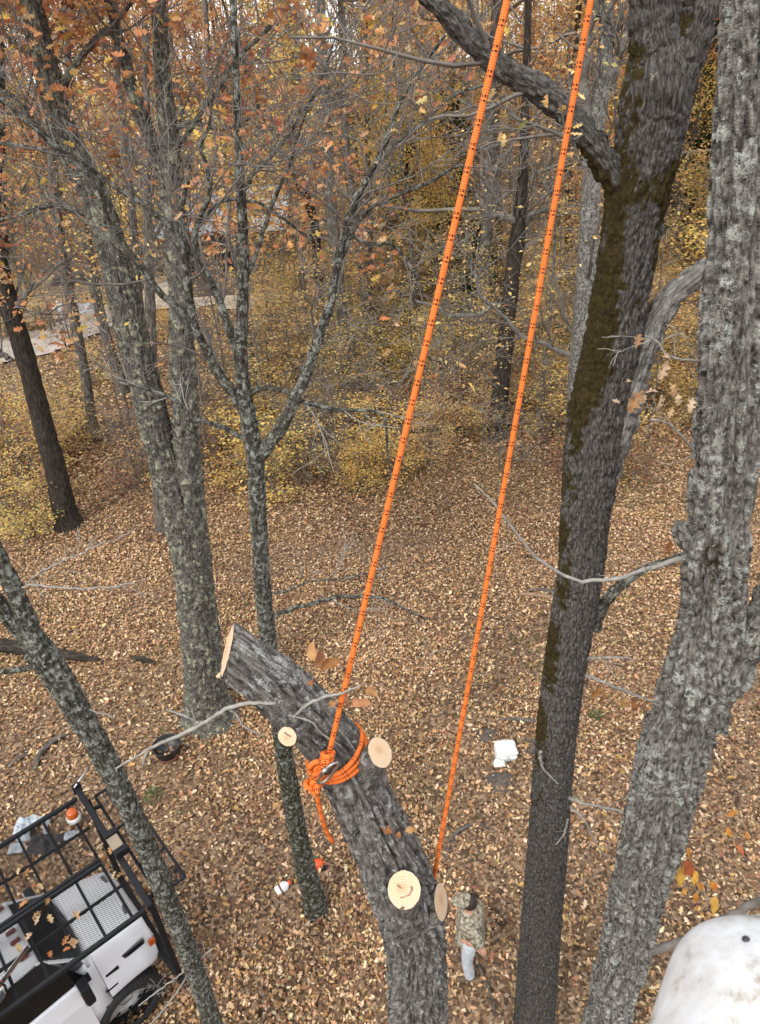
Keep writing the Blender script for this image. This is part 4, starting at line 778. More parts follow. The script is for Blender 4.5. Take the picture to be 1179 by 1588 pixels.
def place(kind, x, y, sc, rz, name, label, cat, group, names=('trunk', 'twigs', 'foliage'), sz=None):
    t = thing(name, label, cat, (x, y, float(gz(x, y))), group, (0, 0, rz)); t.scale = (sc, sc, sc*(sz or 1))
    for nm, me in zip(names, kind):
        if me is None: continue
        o = link(nm, me, t)
        if nm != 'trunk': o['kind'] = 'stuff'
    return t
spots = []
def where(x, y, near):
    v = np.array([x, y, 0])-CC; px_ = 589.5+FP*(v@CR)/(v@CF)
    for lim, ph in ((-1e9, ''), (235, 'left of the two trunked oak'), (400, 'behind the slim forked tree'), (620, 'left of the left orange rope'), (790, 'between the orange ropes'), (925, 'behind the forked dark trunk'), (1e9, 'behind the pale furrowed trunk')):
        if px_ < lim: break
    return (('nearest edge of the wood ' if y < 19.5 else 'inside the wood ' if y < 26 else 'deep in the wood ') if near else ('near ' if y < 32 else 'far ' if y < 48 else 'farthest '))+'|'+ph
def free(x, y, dmin):
    if any((x-a)**2+(y-b)**2 < dmin*dmin for a, b in spots): return False
    return True
def house_clear(x, y):
    # keep the sight line to the two far houses and the drive fairly open
    u = x/y
    if y < 34 and -0.62 < u < -0.13: return y < 27 and u > -0.22
    return True
n = 0
while n < 86:
    y = 21+44*rf.random()**.9; x = (rf.random()*2-1)*(0.66*(y*.85+5)+1)
    if y < 25 and abs(x) < 3 and rf.random() < .7: continue
    if not free(x, y, 2.0) or not house_clear(x, y): continue
    u = x/y; k = rf.choice(5, p=[.36, .08, .32, .05, .19] if u > -.22 else [.26, .42, .16, .06, .10])
    spots.append((x, y)); m_, lb = KINDS[k]
    place(m_, x, y, .85+.4*rf.random(), rf.random()*6.28, ['gold_tree', 'rust_oak', 'yellow_tree', 'bare_tree', 'small_yellow_tree'][k], (lambda w_: w_[0]+lb.replace(' in the wood behind the clearing', '').replace(' under the taller trees of the wood', '')+' of the wood '+w_[1])(where(x, y, False).split('|')), 'tree', ['gold leaved trees of the wood', 'rust leaved oaks of the wood', 'yellow leaved trees of the wood', 'nearly bare trees of the wood', 'small yellow trees of the wood'][k]); n += 1

# saplings and brush at the edge of the wood
def sapling_kind(seed, H, pal, nleaf, lsize, stems=3, lev=2, flat=True):
    q = np.random.default_rng(seed); out, tips = [], []
    for s in range(stems):
        an = q.random()*6.28; L = H*(.6+.4*q.random()); k = np.linspace(0, 1, 7); le = .12+.25*q.random()
        pts = np.stack([np.cos(an)*le*L*k**1.3+.1*q.normal(0, 1), np.sin(an)*le*L*k**1.3+.1*q.normal(0, 1), L*k-.05], 1)+np.column_stack([q.normal(0, .03, (7, 2)), np.zeros(7)]); rr = np.linspace(.018, .005, 7)*H/2.4; out.append((pts, rr))
        for _ in range(9):
            i = 1+int(q.random()*5); a2 = q.random()*6.28; el = -.05+.5*q.random()
            grow(q, pts[i], [math.cos(a2)*math.cos(el), math.sin(a2)*math.cos(el), math.sin(el)], H*(.2+.2*q.random()), .007*H/2.4, lev-1, out, tips, .02, .25, (3, 5), .55, .003)
    a = Acc(); sticks(a, out, 3); V, Q, T, _ = a.get(); st = raw('stem', V, Q, T, M['twig_far']); lv = None
    if nleaf:
        p = tip_points(tips, nleaf, q, np.array([.13, .13, .03])); V, T, c = leaves(p, lsize, q, pal, .55, 0, .62); lv = raw('foliage', V, None, T, M['leaf_tree'], smooth=False, attrs=dict(col=c))
    return (st, lv)
SK = [(sapling_kind(301, 2.2, PAL_YELLOW, 1150, (.045, .09)), 'yellow leaved sapling at the edge of the wood'), (sapling_kind(302, 3.4, PAL_YELLOW, 1500, (.045, .09), 3), 'tall yellow leaved sapling at the edge of the wood'),
      (sapling_kind(303, 2.6, PAL_GOLD, 850, (.045, .09)), 'golden brown sapling at the edge of the wood'), (sapling_kind(304, 3.0, PAL_GOLD, 0, (.04, .08), 4, 3), 'bare twiggy sapling at the edge of the wood'), (sapling_kind(305, 4.6, PAL_GOLD, 1900, (.05, .1), 2), 'slender golden sapling among the trunks of the wood'), (sapling_kind(306, 1.6, PAL_PINK, 300, (.05, .09)), 'pinkish red low shrub at the edge of the wood')]
SN = ['yellow_sapling', 'tall_yellow_sapling', 'golden_sapling', 'bare_sapling', 'slender_sapling', 'pink_shrub']
n = 0; cnt = [0]*6
while n < 290:
    y = 16.3+24*rf.random()**1.25; x = (rf.random()*2-1)*(0.6*(y*.85+5)+.5); u = x/y
    yel = vn(np.array([x*.22]), np.array([y*.22]), np.array([.5]), 91)[0]
    if u < -.28 and y < 24 and rf.random() < .6: continue
    if -0.7 < u < -.14 and y > 23 and rf.random() < .9: continue
    pr_ = np.array([.32, .22, .20, .12, .12, .02]) if yel > .42 else np.array([.16, .1, .34, .22, .12, .06]); k = rf.choice(6, p=pr_/pr_.sum())
    if y < 18.5 and k in (1, 4): continue
    m_, lb = SK[k]; cnt[k] += 1
    place(m_, x, y, .7+.6*rf.random(), rf.random()*6.28, SN[k], (lambda w_: lb.replace(' at the edge of the wood', '').replace(' among the trunks of the wood', '')+', '+w_[0]+w_[1])(where(x, y, True).split('|')), 'shrub' if k == 5 else 'sapling', ['yellow saplings of the undergrowth', 'tall yellow saplings of the undergrowth', 'golden saplings of the undergrowth', 'bare saplings of the undergrowth', 'slender saplings among the trunks', 'pink shrubs of the undergrowth'][k], ('stem', 'foliage')); n += 1
def pole_kind(seed, H, nleaf):
    q = np.random.default_rng(seed); k = np.linspace(0, 1, 9); pts = np.stack([np.cumsum(q.normal(0, .06*H/9, 9)), np.cumsum(q.normal(0, .06*H/9, 9)), k*H-.1], 1); pts[0, :2] = 0
    V, Q, T = tube(catmull(pts, 20), np.linspace(.034, .008, 20)*H/6, 6); st = raw('trunk', V, Q, T, M['bark_far'], attrs=dict(bc=V, h=np.full(len(V), .6), moss=np.zeros(len(V)))); out, tips = [], []
    for _ in range(16):
        i = 2+int(q.random()*6); a2 = q.random()*6.28; el = .1+.5*q.random(); grow(q, pts[i], [math.cos(a2)*math.cos(el), math.sin(a2)*math.cos(el), math.sin(el)], H*(.10+.12*q.random()), .009*H/6, 1, out, tips, .05, .25, (3, 4), .55, .004)
    a = Acc(); sticks(a, out, 3); V, Q, T, _ = a.get(); tw = raw('twigs', V, Q, T, M['twig_far']); p = tip_points(tips, nleaf, q, np.array([.12, .12, .04])); V, T, c = leaves(p, (.05, .1), q, PAL_GOLD, .6, 0, .6)
    return st, tw, raw('foliage', V, None, T, M['leaf_tree'], smooth=False, attrs=dict(col=c))
PK = [pole_kind(331, 5.5, 420), pole_kind(332, 7.5, 650), pole_kind(333, 4.5, 260)]; n = 0
while n < 95:
    y = 17.2+22*rf.random()**1.1; x = (rf.random()*2-1)*(0.6*(y*.85+5)+.5); u = x/y
    if -0.62 < u < -.13 and y > 22 and rf.random() < .8: continue
    if u < -.3 and rf.random() < .4: continue
    w_ = where(x, y, True).split('|'); k = rf.integers(0, 3)
    place(PK[k], x, y, .8+.45*rf.random(), rf.random()*6.28, 'pole_sapling', ('medium', 'tall', 'short')[k]+' thin pole sapling, '+w_[0]+w_[1], 'sapling', 'thin pole saplings of the wood'); n += 1
# a few that stand apart
def lone(px_, py_, k, sc, name, label, cat='shrub'):
    g = G(px_, py_); place(SK[k][0], g[0], g[1], sc, px_*.1, name, label, cat, None, ('stem', 'foliage'))
lone(45, 840, 0, .9, 'yellow_shrub', 'yellow green shrub alone at the left picture edge below the dark leaning trunk')
lone(10, 800, 1, .8, 'yellow_bush', 'taller yellow green bush by the left picture edge', 'bush')
lone(985, 745, 5, 1.0, 'pink_sapling', 'low pink leaved shrub between the forked tree and the furrowed trunk')
lone(888, 730, 5, 1.1, 'red_shrub', 'red leaved shrub at the foot of the half hidden grey trunk')
lone(30, 735, 5, 1.9, 'red_maple_sapling', 'bright red leaved young maple at the left picture edge', 'sapling')
# dark cedars
def cedar(name, label, px_, Yd, H, seed, wid):
    q = np.random.default_rng(seed); g = P(px_, 500, Yd); x = g[0]; n = 5200; h = q.random(n)**.8; rr = wid*(1-h)**.8*(.35+.65*q.random(n))*(0.8+.4*np.sin(h*40)); an = q.random(n)*6.28
    p = np.stack([rr*np.cos(an), rr*np.sin(an), .5+h*(H-.5)], 1); V, T, c = leaves(p, (.16, .34), q, PAL_GREEN, 1.5, 0, .35)
    t = thing(name, label, 'tree', (x, Yd, float(gz(x, Yd)))); part('foliage', V, None, T, M['leaf'], t, local=True, smooth=False, attrs=dict(col=c))['kind'] = 'stuff'
    v, f, t3 = tube([(0, 0, -.2), (0, 0, H*.5), (0.05, 0, H*.95)], [.16, .1, .02], 10); part('trunk', v, f, t3, M['bark_black'], t, local=True)
cedar('cedar', 'tall dark green cedar behind the black trunk between the ropes', 705, 34, 9.5, 401, 2.0)
cedar('broad_cedar', 'broad dark green cedar left of the left orange rope, above the red brick house', 640, 38, 9.0, 402, 2.3)
cedar('small_cedar', 'small grey green cedar low between the two orange ropes', 745, 27, 4.0, 403, 1.1)
cedar('far_cedar', 'dark cedar far off between the forked tree and the furrowed trunk', 1045, 36, 10.5, 404, 2.0)

# far-off wood: one mass of leaves and stems
n = 46000; y = 62+26*rf.random(n); x = (rf.random(n)*2-1)*62; z = 17*rf.random(n)**.8*(0.6+.7*vn(x*.16, y*.16, 0*x, 12)); k = fbm(x*.25, y*.25, z*.25, 13, 3)
p = np.stack([x, y, z], 1)[k > .42]; half = p[:, 0] < -8; a = Acc()
for sel, pal in ((half, PAL_RUST+PAL_GOLD), (~half, PAL_GOLD+PAL_YELLOW)):
    V, T, c = leaves(p[sel], (.2, .45), rf, pal, 1.4, 0, .6); a.add(V, None, T, col=c*.85)
setp(a.build('far_foliage', M['leaf'], smooth=False), 'far off mass of golden and rust autumn leaves behind the wood', None, None, 'stuff')
nb = 420; bx = (rf.random(nb)*2-1)*62; by = 60+28*rf.random(nb); bh = 10+8*rf.random(nb); le = rf.normal(0, .6, (nb, 2)); PL = np.stack([np.stack([bx, by, 0*bx-.3], 1), np.stack([bx+le[:, 0]*.4, by, bh*.5], 1), np.stack([bx+le[:, 0], by+le[:, 1], bh], 1)], 1)
V, Q = batch_tubes(PL, np.stack([.16+.1*rf.random(nb), .1+0*bx, .03+0*bx], 1), 5); setp(part('far_trunks', V, Q, None, M['bark_far'], attrs=dict(bc=V, h=np.full(len(V), .5), moss=np.zeros(len(V)))), 'far off grey trunks standing behind the wood', None, None, 'stuff')

# ================================================================== the two houses and the yard by the drive
def boxm(bm, c, s, rz=0.0, bev=0.0):
    r = bmesh.ops.create_cube(bm, size=1, matrix=Matrix.Translation(c) @ Matrix.Rotation(rz, 4, 'Z') @ Matrix.Diagonal((*s, 1)))
    if bev:
        es = list({e for v in r['verts'] for e in v.link_edges}); bmesh.ops.bevel(bm, geom=es, offset=bev, segments=2, affect='EDGES', profile=.6)
    return r
def box_part(name, c, s, m, parent, bev=0.0, rz=0.0):
    bm = bmesh.new(); boxm(bm, c, s, rz, bev); return bmpart(name, bm, m, parent)
M['roofmetal'] = mat('roofmetal', (0.46, 0.53, 0.6), 0.4, 0.3, noise=(.8, .15)); M['redwall'] = mat('redwall', (0.2, 0.065, 0.05), .85, noise=(6, .4)); M['brownwall'] = mat('brownwall', (0.12, 0.09, .07), .85, noise=(3, .4)); M['white'] = mat('white', (.75, .75, .73), .6, noise=(3, .12)); M['darkglass'] = mat('darkglass', (.02, .022, .025), .1); M['darkroof'] = mat('darkroof', (.1, .09, .085), .9, noise=(5, .4))
def house(name, label, x0, x1, Yd, ze, zr, dep, wall, roof, seams):
    cx, wd = (x0+x1)/2, x1-x0; t = thing(name, label, 'house', (cx, Yd+dep/2, 0)); box_part('wall', (0, 0, ze/2-.2), (wd-.6, dep-.6, ze+.4), wall, t)
    for s in (-1, 1):
        bm = bmesh.new(); L = math.hypot(dep/2+.25, zr-ze); an = math.atan2(zr-ze, dep/2+.25)
        bmesh.ops.create_cube(bm, size=1, matrix=Matrix.Translation((0, s*(dep/4+.12), (ze+zr)/2+.05)) @ Matrix.Rotation(-s*an, 4, 'X') @ Matrix.Diagonal((wd, L+.05, .08, 1))); rp = bmpart('roof', bm, roof, t)
        for k in range(int(wd/.6)) if seams else ():
            o = box_part('roof_seam', (-wd/2+.3+k*.6, s*(dep/4+.12), (ze+zr)/2+.11), (.05, L, .05), roof, rp); o.rotation_euler = (0, 0, 0)
            o.data.transform(Matrix.Translation((0, s*(dep/4+.12), (ze+zr)/2+.11)) @ Matrix.Rotation(-s*an, 4, 'X') @ Matrix.Translation((0, -s*(dep/4+.12), -(ze+zr)/2-.11)))
    for k in range(3):
        wn = box_part('window', (-wd*.32+k*wd*.32, -dep/2+.29, ze*.55), (.8, .08, .8), M['darkglass'], t)
        for a_, b_ in (((0, .55), (1.06, .07)), ((0, -.55), (1.06, .07)), ((-.5, 0), (.07, 1.04)), ((.5, 0), (.07, 1.04))): box_part('window_frame', (-wd*.32+k*wd*.32+a_[0], -dep/2+.25, ze*.55+a_[1]), (b_[0], .07, b_[1]), M['brownwall'], wn)
    return t
a0 = P(236, 372, 34.5); a1 = P(446, 372, 34.5); house('grey_roofed_house', 'low house with a blue grey metal roof seen through the trees beyond the drive', a0[0], a1[0], 34.8, max(a0[2], 2.2), 3.9, 9.5, M['brownwall'], M['roofmetal'], True)
a0 = P(560, 350, 46); a1 = P(650, 350, 46); house('brick_house', 'dark red brick house with white trimmed windows far behind the trees', a0[0]-1, a1[0]+1, 46, 2.6, 4.2, 7, M['redwall'], M['darkroof'], False)
M['wood_grey'] = mat('wood_grey', (.16, .14, .12), .9, noise=(8, .5)); M['blue'] = mat('blue', (.03, .08, .3), .5); M['tarpgrey'] = mat('tarpgrey', (.45, .5, .54), .55, noise=(6, .35), bump=(10, .5)); M['black_plastic'] = mat('black_plastic', (.025, .026, .028), .45, noise=(8, .3)); M['whitep'] = mat('whitep', (.78, .78, .78), .5)
g = G(131, 440); t = thing('board_stack', 'dark stack of boards lying at the far side of the dry grass', 'boards', g)
for k in range(6): box_part('board', ((k % 2)*.25-.1, 0, .10+.09*k), (3.2-.3*k*.5, 1.2-.1*k, .07), M['wood_grey'], t, 0, .06*(k-2))
for k, (px_, py_, h_, le) in enumerate([(70, 515, 1.1, .1), (76, 518, 1.2, -.12), (82, 520, 1.3, .12), (88, 514, 1.0, -.05), (60, 512, 1.0, .05), (104, 545, 1.5, .06)]):
    g = G(px_, py_); v, f, t3 = tube([(g[0], g[1], -.1), (g[0]+le*.4, g[1], h_*.5), (g[0]+le, g[1]+.05, h_)], [.05, .045, .035], 7)
    o = part('fence_post', v, f, t3, M['wood_grey']); setp(o, 'short rough leaning wooden post beside the gravel drive', 'post', 'leaning posts beside the drive')
def lathe(prof, ns=24):
    prof = np.asarray(prof, float); th = np.arange(ns)*2*np.pi/ns; V = np.stack([prof[:, None, 0]*np.cos(th), prof[:, None, 0]*np.sin(th), np.broadcast_to(prof[:, None, 1], (len(prof), ns))], -1).reshape(-1, 3); return V, grid_quads(len(prof), ns)
V, Q = lathe([(0, .0), (.2, 0), (.23, .05), (.23, .55), (.2, .72), (.08, .78), (.07, .86), (0, .86)]); g = G(96, 497); setp(part('white_drum', V+g, Q, None, M['whitep']), 'small white drum standing by the posts near the gravel drive', 'drum')
V, Q = lathe([(0, 0), (.3, 0), (.3, .3), (.31, .33), (.3, .36), (.3, .6), (.31, .63), (.3, .66), (.3, .88), (.27, .9), (.26, .87), (0, .87)]); g = G(322, 430); setp(part('blue_drum', V+g, Q, None, M['blue']), 'upright blue barrel beyond the gravel drive', 'barrel')
def crumple(name, label, cat, g, sx, sy, h, m, seed, n=26, hole=None):
    """a crumpled sheet lying on the ground"""
    u = np.linspace(-1, 1, n); U, Vv = np.meshgrid(u, u); q = fbm(U*1.6+seed, Vv*1.6, 0*U, seed, 4); e = np.clip(1-np.maximum(abs(U), abs(Vv))**4, 0, 1)
    z = .015+h*np.clip(np.abs(q-.5)*3.2*e+.25*e*vn(U*5, Vv*5, 0*U, seed+1), 0, 1); X_ = sx*(U+.25*(fbm(U*1.2, Vv*1.2, 0*U+4, seed, 2)-.5)*2); Y_ = sy*(Vv+.25*(fbm(U*1.2, Vv*1.2, 0*U+8, seed, 2)-.5)*2)
    a_ = np.arange(n-1)[:, None]*n+np.arange(n-1)[None]; Q_ = np.stack([a_, a_+1, a_+n+1, a_+n], -1).reshape(-1, 4)
    if hole is not None: Q_ = Q_[[not hole(U.ravel()[k], Vv.ravel()[k]) for k in Q_[:, 0]]]
    o = part(name, np.stack([X_.ravel()+g[0], Y_.ravel()+g[1], z.ravel()+g[2]], 1), Q_, None, m); md = o.modifiers.new('thickness', 'SOLIDIFY'); md.thickness = .006; return setp(o, label, cat)
crumple('stone_heap', 'pale grey debris heap beside the white drum', 'debris', G(138, 482, .02), .7, .5, .45, M['tarpgrey'], 5)

# ================================================================== the truck
M['paint'] = mat('paint', (.70, .71, .73), .28, noise=(2.5, .06), coat=.4); M['steelblack'] = mat('steelblack', (.012, .013, .015), .65, spec=.25, noise=(9, .4), bump=(60, .15)); M['rubber'] = mat('rubber', (.02, .02, .021), .85, noise=(14, .3), bump=(40, .3))
M['rim'] = mat('rim', (.62, .63, .64), .4, .2, noise=(10, .35, (.3, .27, .23))); M['mud'] = mat('mud', (.1, .075, .055), .9, noise=(9, .5), bump=(20, .8)); M['amber'] = mat('amber', (.42, .085, .014), .25, noise=(20, .15)); M['redlens'] = mat('redlens', (.13, .02, .015), .3)
M['glass'] = mat('glass', (.006, .007, .008), .12, spec=.25); M['grey_plastic'] = mat('grey_plastic', (.09, .09, .095), .6, noise=(20, .2)); M['tan_plastic'] = mat('tan_plastic', (.3, .24, .17), .7, noise=(9, .4)); M['chrome'] = mat('chrome', (.55, .55, .55), .3, 1)
TO = np.array([-3.18, 4.94, 0]); TA = math.radians(38.7)
truck = thing('utility_truck', 'white utility truck parked under a black mesh rack at the corner', 'truck', TO+np.array([-.05, .06, 0]), None, (0, 0, TA+.055))
W0 = -.05
def tl(s, w_, z): return (s, -(w_+W0), z)         # along the truck, to its right, up -> the truck's own axes
def loft(name, secs, m, parent, mirror=True, close_front=False, smooth=True, sub=1):
    """secs: [(s, [(w, z) from the bottom right to the middle top])] mirrored to a full shell"""
    R_ = []
    for s, pr in secs:
        full = [(s, -(w_+W0), z) for w_, z in pr]+[(s, -(-w_+W0), z) for w_, z in pr[::-1] if w_ > 1e-6]; R_.append(full)
    bm = bmesh.new(); rows = [[bm.verts.new(v) for v in r] for r in R_]
    for a_, b_ in zip(rows[:-1], rows[1:]):
        for k in range(len(a_)-1): bm.faces.new((a_[k], a_[k+1], b_[k+1], b_[k]))
    if close_front: bm.faces.new(rows[0][::-1])
    bmesh.ops.recalc_face_normals(bm, faces=bm.faces[:])
    o = bmpart(name, bm, m, parent, smooth=smooth)
    if sub: md = o.modifiers.new('sub', 'SUBSURF'); md.levels = md.render_levels = sub+1
    md = o.modifiers.new('thick', 'SOLIDIFY'); md.thickness = .012; md.offset = -1
    return o
hood = loft('hood', [(-.02, [(.44, .70), (.49, .76), (.52, .95), (.485, 1.15), (.445, 1.33), (.40, 1.41), (.2, 1.455), (0, 1.46)]), (-.05, [(.47, .70), (.53, .76), (.545, .97), (.50, 1.17), (.455, 1.37), (.41, 1.455), (.2, 1.50), (0, 1.505)]), (-.11, [(.52, .735), (.565, .78), (.57, .98), (.515, 1.19), (.465, 1.41), (.42, 1.50), (.2, 1.55), (0, 1.555)]),
    (-.22, [(.57, .84), (.60, .87), (.59, 1.0), (.525, 1.21), (.48, 1.45), (.435, 1.55), (.2, 1.6), (0, 1.605)]), (-.45, [(.6, .90), (.63, .925), (.615, 1.03), (.54, 1.24), (.50, 1.50), (.455, 1.61), (.2, 1.66), (0, 1.665)]), (-.62, [(.6, .88), (.63, .905), (.61, 1.03), (.545, 1.25), (.51, 1.53), (.465, 1.64), (.2, 1.69), (0, 1.695)]), (-.64, [(.6, .88), (.63, .905), (.61, 1.03), (.545, 1.25), (.51, 1.53), (.465, 1.64), (.2, 1.69), (0, 1.695)])], M['paint'], truck)
box_part('grille', tl(-.035, 0, 1.05), (.05, .84, .5), M['grey_plastic'], truck, .015)
for s_ in (-1, 1):
    box_part('headlight', tl(-.02, .36*s_, 1.02), (.06, .18, .13), M['chrome'], truck, .012); o = box_part('signal_light', tl(-.05, .535*s_, 1.13), (.075, .03, .10), M['amber'], truck, .01)
    lv = box_part('side_louver', tl(-.25, .525*s_, 1.245), (.27, .022, .085), M['grey_plastic'], truck, .008)
    for k in range(5): box_part('louver_slat', tl(-.25, .54*s_, 1.215+.015*k), (.24, .008, .006), M['steelblack'], lv)
    box_part('badge', tl(-.53, .558*s_, 1.20), (.15, .012, .055), M['steelblack'], truck, .004)
    box_part('hood_latch', tl(-.60, .60*s_, 1.03), (.14, .02, .03), M['steelblack'], truck, .008)
for s_, w_ in ((-.13, .25), (-.13, -.25)): box_part('hood_vent', tl(s_, w_, 1.545), (.05, .12, .018), M['grey_plastic'], truck, .007)
cab = loft('cab', [(-.645, [(.575, .50), (.585, .85), (.58, 1.15), (.535, 1.40), (.49, 1.60), (.2, 1.66), (0, 1.665)]), (-.80, [(.585, .48), (.60, .85), (.595, 1.15), (.55, 1.40), (.49, 1.46), (.2, 1.46), (0, 1.46)]), (-1.2, [(.59, .45), (.605, .85), (.60, 1.15), (.555, 1.38), (.50, 1.42), (.2, 1.42), (0, 1.42)]), (-1.75, [(.59, .45), (.605, .85), (.60, 1.15), (.555, 1.38), (.50, 1.42), (.2, 1.42), (0, 1.42)]), (-1.80, [(.585, .46), (.6, .85), (.595, 1.15), (.55, 1.37), (.49, 1.42), (.2, 1.42), (0, 1.42)])], M['paint'], truck, sub=0)
loft('roof', [(-1.05, [(.41, 1.985), (.40, 2.02), (.2, 2.05), (0, 2.055)]), (-1.08, [(.445, 1.985), (.42, 2.04), (.2, 2.075), (0, 2.08)]), (-1.3, [(.46, 1.985), (.435, 2.06), (.2, 2.10), (0, 2.105)]), (-1.75, [(.46, 1.985), (.435, 2.055), (.2, 2.09), (0, 2.095)]), (-1.8, [(.45, 1.985), (.42, 2.03), (.2, 2.06), (0, 2.065)])], M['paint'], truck)
# glass
bm = bmesh.new(); rows = []
for k in range(7):
    f = k/6; row = []
    for j in range(9):
        v = j/4-1; hw = .485*(1-f)+.425*f; s_ = -.63-.42*f-.05*v*v*(1-.3*f)-.03; row.append(bm.verts.new(tl(s_, v*hw, 1.655+.35*f+.03*math.sin(math.pi*f)-.02*v*v)))
    rows.append(row)
for a_, b_ in zip(rows[:-1], rows[1:]):
    for j in range(8): bm.faces.new((a_[j], a_[j+1], b_[j+1], b_[j]))
ws = bmpart('windshield', bm, M['glass'], truck, smooth=True); md = ws.modifiers.new('t', 'SOLIDIFY'); md.thickness = .008
for y0 in (-.05, .3):
    v, f, t3 = tube([tl(-.66, y0, 1.70), tl(-.72, y0-.12, 1.775), tl(-.78, y0-.33, 1.825)], .008, 6); part('wiper', v, f, t3, M['steelblack'], truck, True)
for s_ in (-1, 1):
    v, f, t3 = tube([tl(-.70, .51*s_, 1.50), tl(-.72, .495*s_, 1.66), tl(-1.09, .435*s_, 2.01)], .02, 10); part('pillar', v, f, t3, M['paint'], truck, True)
    v, f, t3 = tube([tl(-1.74, .52*s_, 1.40), tl(-1.74, .455*s_, 2.01)], .03, 8); part('pillar', v, f, t3, M['paint'], truck, True)
    bm = bmesh.new(); q = [tl(-.76, .535*s_, 1.43), tl(-1.72, .54*s_, 1.415), tl(-1.72, .465*s_, 1.98), tl(-1.03, .45*s_, 1.99)]; bm.faces.new([bm.verts.new(p_) for p_ in q]); o = bmpart('side_window', bm, M['glass'], truck); md = o.modifiers.new('t', 'SOLIDIFY'); md.thickness = .01
    bm = bmesh.new(); q = [tl(-.86, .612*s_, .56), tl(-1.70, .618*s_, .54), tl(-1.70, .611*s_, 1.16), tl(-1.70, .572*s_, 1.375), tl(-.86, .566*s_, 1.385), tl(-.86, .607*s_, 1.16)]
    vs = [bm.verts.new(p_) for p_ in q]; bm.faces.new((vs[0], vs[1], vs[2], vs[5])); bm.faces.new((vs[5], vs[2], vs[3], vs[4])); dr = bmpart('door', bm, M['paint'], truck); md = dr.modifiers.new('t', 'SOLIDIFY'); md.thickness = .018; md.offset = 0
    box_part('handle', tl(-1.58, .62*s_, 1.08), (.14, .03, .035), M['steelblack'], dr, .008)
    mr_ = box_part('mirror', tl(-.83, .70*s_, 1.45), (.10, .17, .30), M['steelblack'], truck, .03); box_part('mirror_glass', tl(-.884, .70*s_, 1.45), (.008, .14, .25), M['chrome'], mr_, 0)
    v, f, t3 = tube([tl(-.80, .53*s_, 1.36), tl(-.82, .64*s_, 1.33), tl(-.83, .68*s_, 1.34)], .014, 8); part('mirror_arm', v, f, t3, M['steelblack'], mr_, True)
    box_part('mirror_patch', tl(-.775, .558*s_, 1.42), (.09, .02, .14), M['steelblack'], truck, .006)
box_part('dashboard', tl(-.80, 0, 1.53), (.22, .92, .08), M['grey_plastic'], truck, .02)
for k in range(5): box_part('marker_light', tl(-1.14, (-.34, -.13, 0, .13, .34)[k], (2.085, 2.097, 2.10, 2.097, 2.085)[k]), (.10, .045, .03), M['redlens'], truck, .012)
box_part('chassis', tl(-2.2, 0, .52), (3.6, .55, .16), M['steelblack'], truck, .01); box_part('bed_box', tl(-3.0, 0, 1.15), (2.2, 1.5, .95), M['paint'], truck, .03)
def wheel(s_, w_, side):
    th_ = Matrix.Translation(tl(s_, w_, .42)) @ Matrix.Rotation(-side*math.pi/2, 4, 'X')      # axle outwards
    def put(name, prof, m, parent, ns=40):
        V_, Q_ = lathe(prof, ns); V_ = np.array([th_ @ Vector(q) for q in V_]); return part(name, V_, Q_, None, m, parent, True)
    ty = put('wheel', [(.27, -.10), (.36, -.115), (.40, -.09), (.415, -.04), (.415, .04), (.40, .09), (.36, .115), (.27, .10)], M['rubber'], truck)
    for k in range(36):
        a_ = k*math.pi/18; bm = bmesh.new(); bmesh.ops.create_cube(bm, size=1, matrix=th_ @ Matrix.Rotation(a_, 4, 'Z') @ Matrix.Translation((.413, 0, .05*(1 if k % 2 else -1))) @ Matrix.Diagonal((.02, .035, .085, 1))); bmpart('tread_block', bm, M['rubber'], ty)
    put('rim', [(.275, .09), (.265, .105), (.25, .10), (.235, .05), (.13, .035), (.12, .06), (.0, .06)], M['rim'], ty); put('hub', [(.085, .05), (.085, .10), (.06, .125), (0, .13)], M['mud'], ty, 20)
    for k in range(8):
        a_ = k*math.pi/4; bm = bmesh.new(); bmesh.ops.create_cone(bm, cap_ends=True, segments=12, radius1=.028, radius2=.028, depth=.02, matrix=th_ @ Matrix.Rotation(a_, 4, 'Z') @ Matrix.Translation((.19, 0, .05))); bmpart('rim_hole', bm, M['steelblack'], ty)
wheel(-.52, .50, 1); wheel(-.52, -.50, -1); wheel(-3.1, .52, 1); wheel(-3.1, -.52, -1)
# mesh rack above the cab: frame, bars, mesh
rack = thing('mesh_rack', 'black expanded mesh rack with bars, standing on posts over the truck', 'rack', TO, None, (0, 0, TA)); ZR = 2.40
def bar(name, a_, b_, wd, ht, m=None, parent=rack):
    a_ = np.array(a_, float); b_ = np.array(b_, float); d = b_-a_; L_ = np.linalg.norm(d); bm = bmesh.new()
    R_ = Vector(d).to_track_quat('X', 'Z').to_matrix().to_4x4(); r = bmesh.ops.create_cube(bm, size=1, matrix=Matrix.Translation((a_+b_)/2) @ R_ @ Matrix.Diagonal((L_, wd, ht, 1)))
    bmesh.ops.bevel(bm, geom=bm.edges[:], offset=min(wd, ht)*.12, segments=1, affect='EDGES'); return bmpart(name, bm, m or M['steelblack'], parent)
def rl_(s, w_, z=0): return (s, -w_, ZR+z)
SB = -3.2
for w_ in (-.89, .89): bar('side_rail', rl_(SB, w_), rl_(-.02, w_), .04, .055)
bar('middle_rail', rl_(SB, .05, .012), rl_(-.14, .05, .012), .035, .05); bar('middle_rail', rl_(SB, .10, .012), rl_(-.14, .10, .012), .035, .05)
for w_ in (-.42, .48): bar('long_bar', rl_(SB, w_), rl_(-.06, w_), .026, .03)
for k in range(11): bar('cross_bar', rl_(-.15-.28*k, -.865, -.004), rl_(-.15-.28*k, .865, -.004), .028, .026)
bar('front_beam', rl_(.03, -.98, .03), rl_(.03, .93, .03), .065, .09)
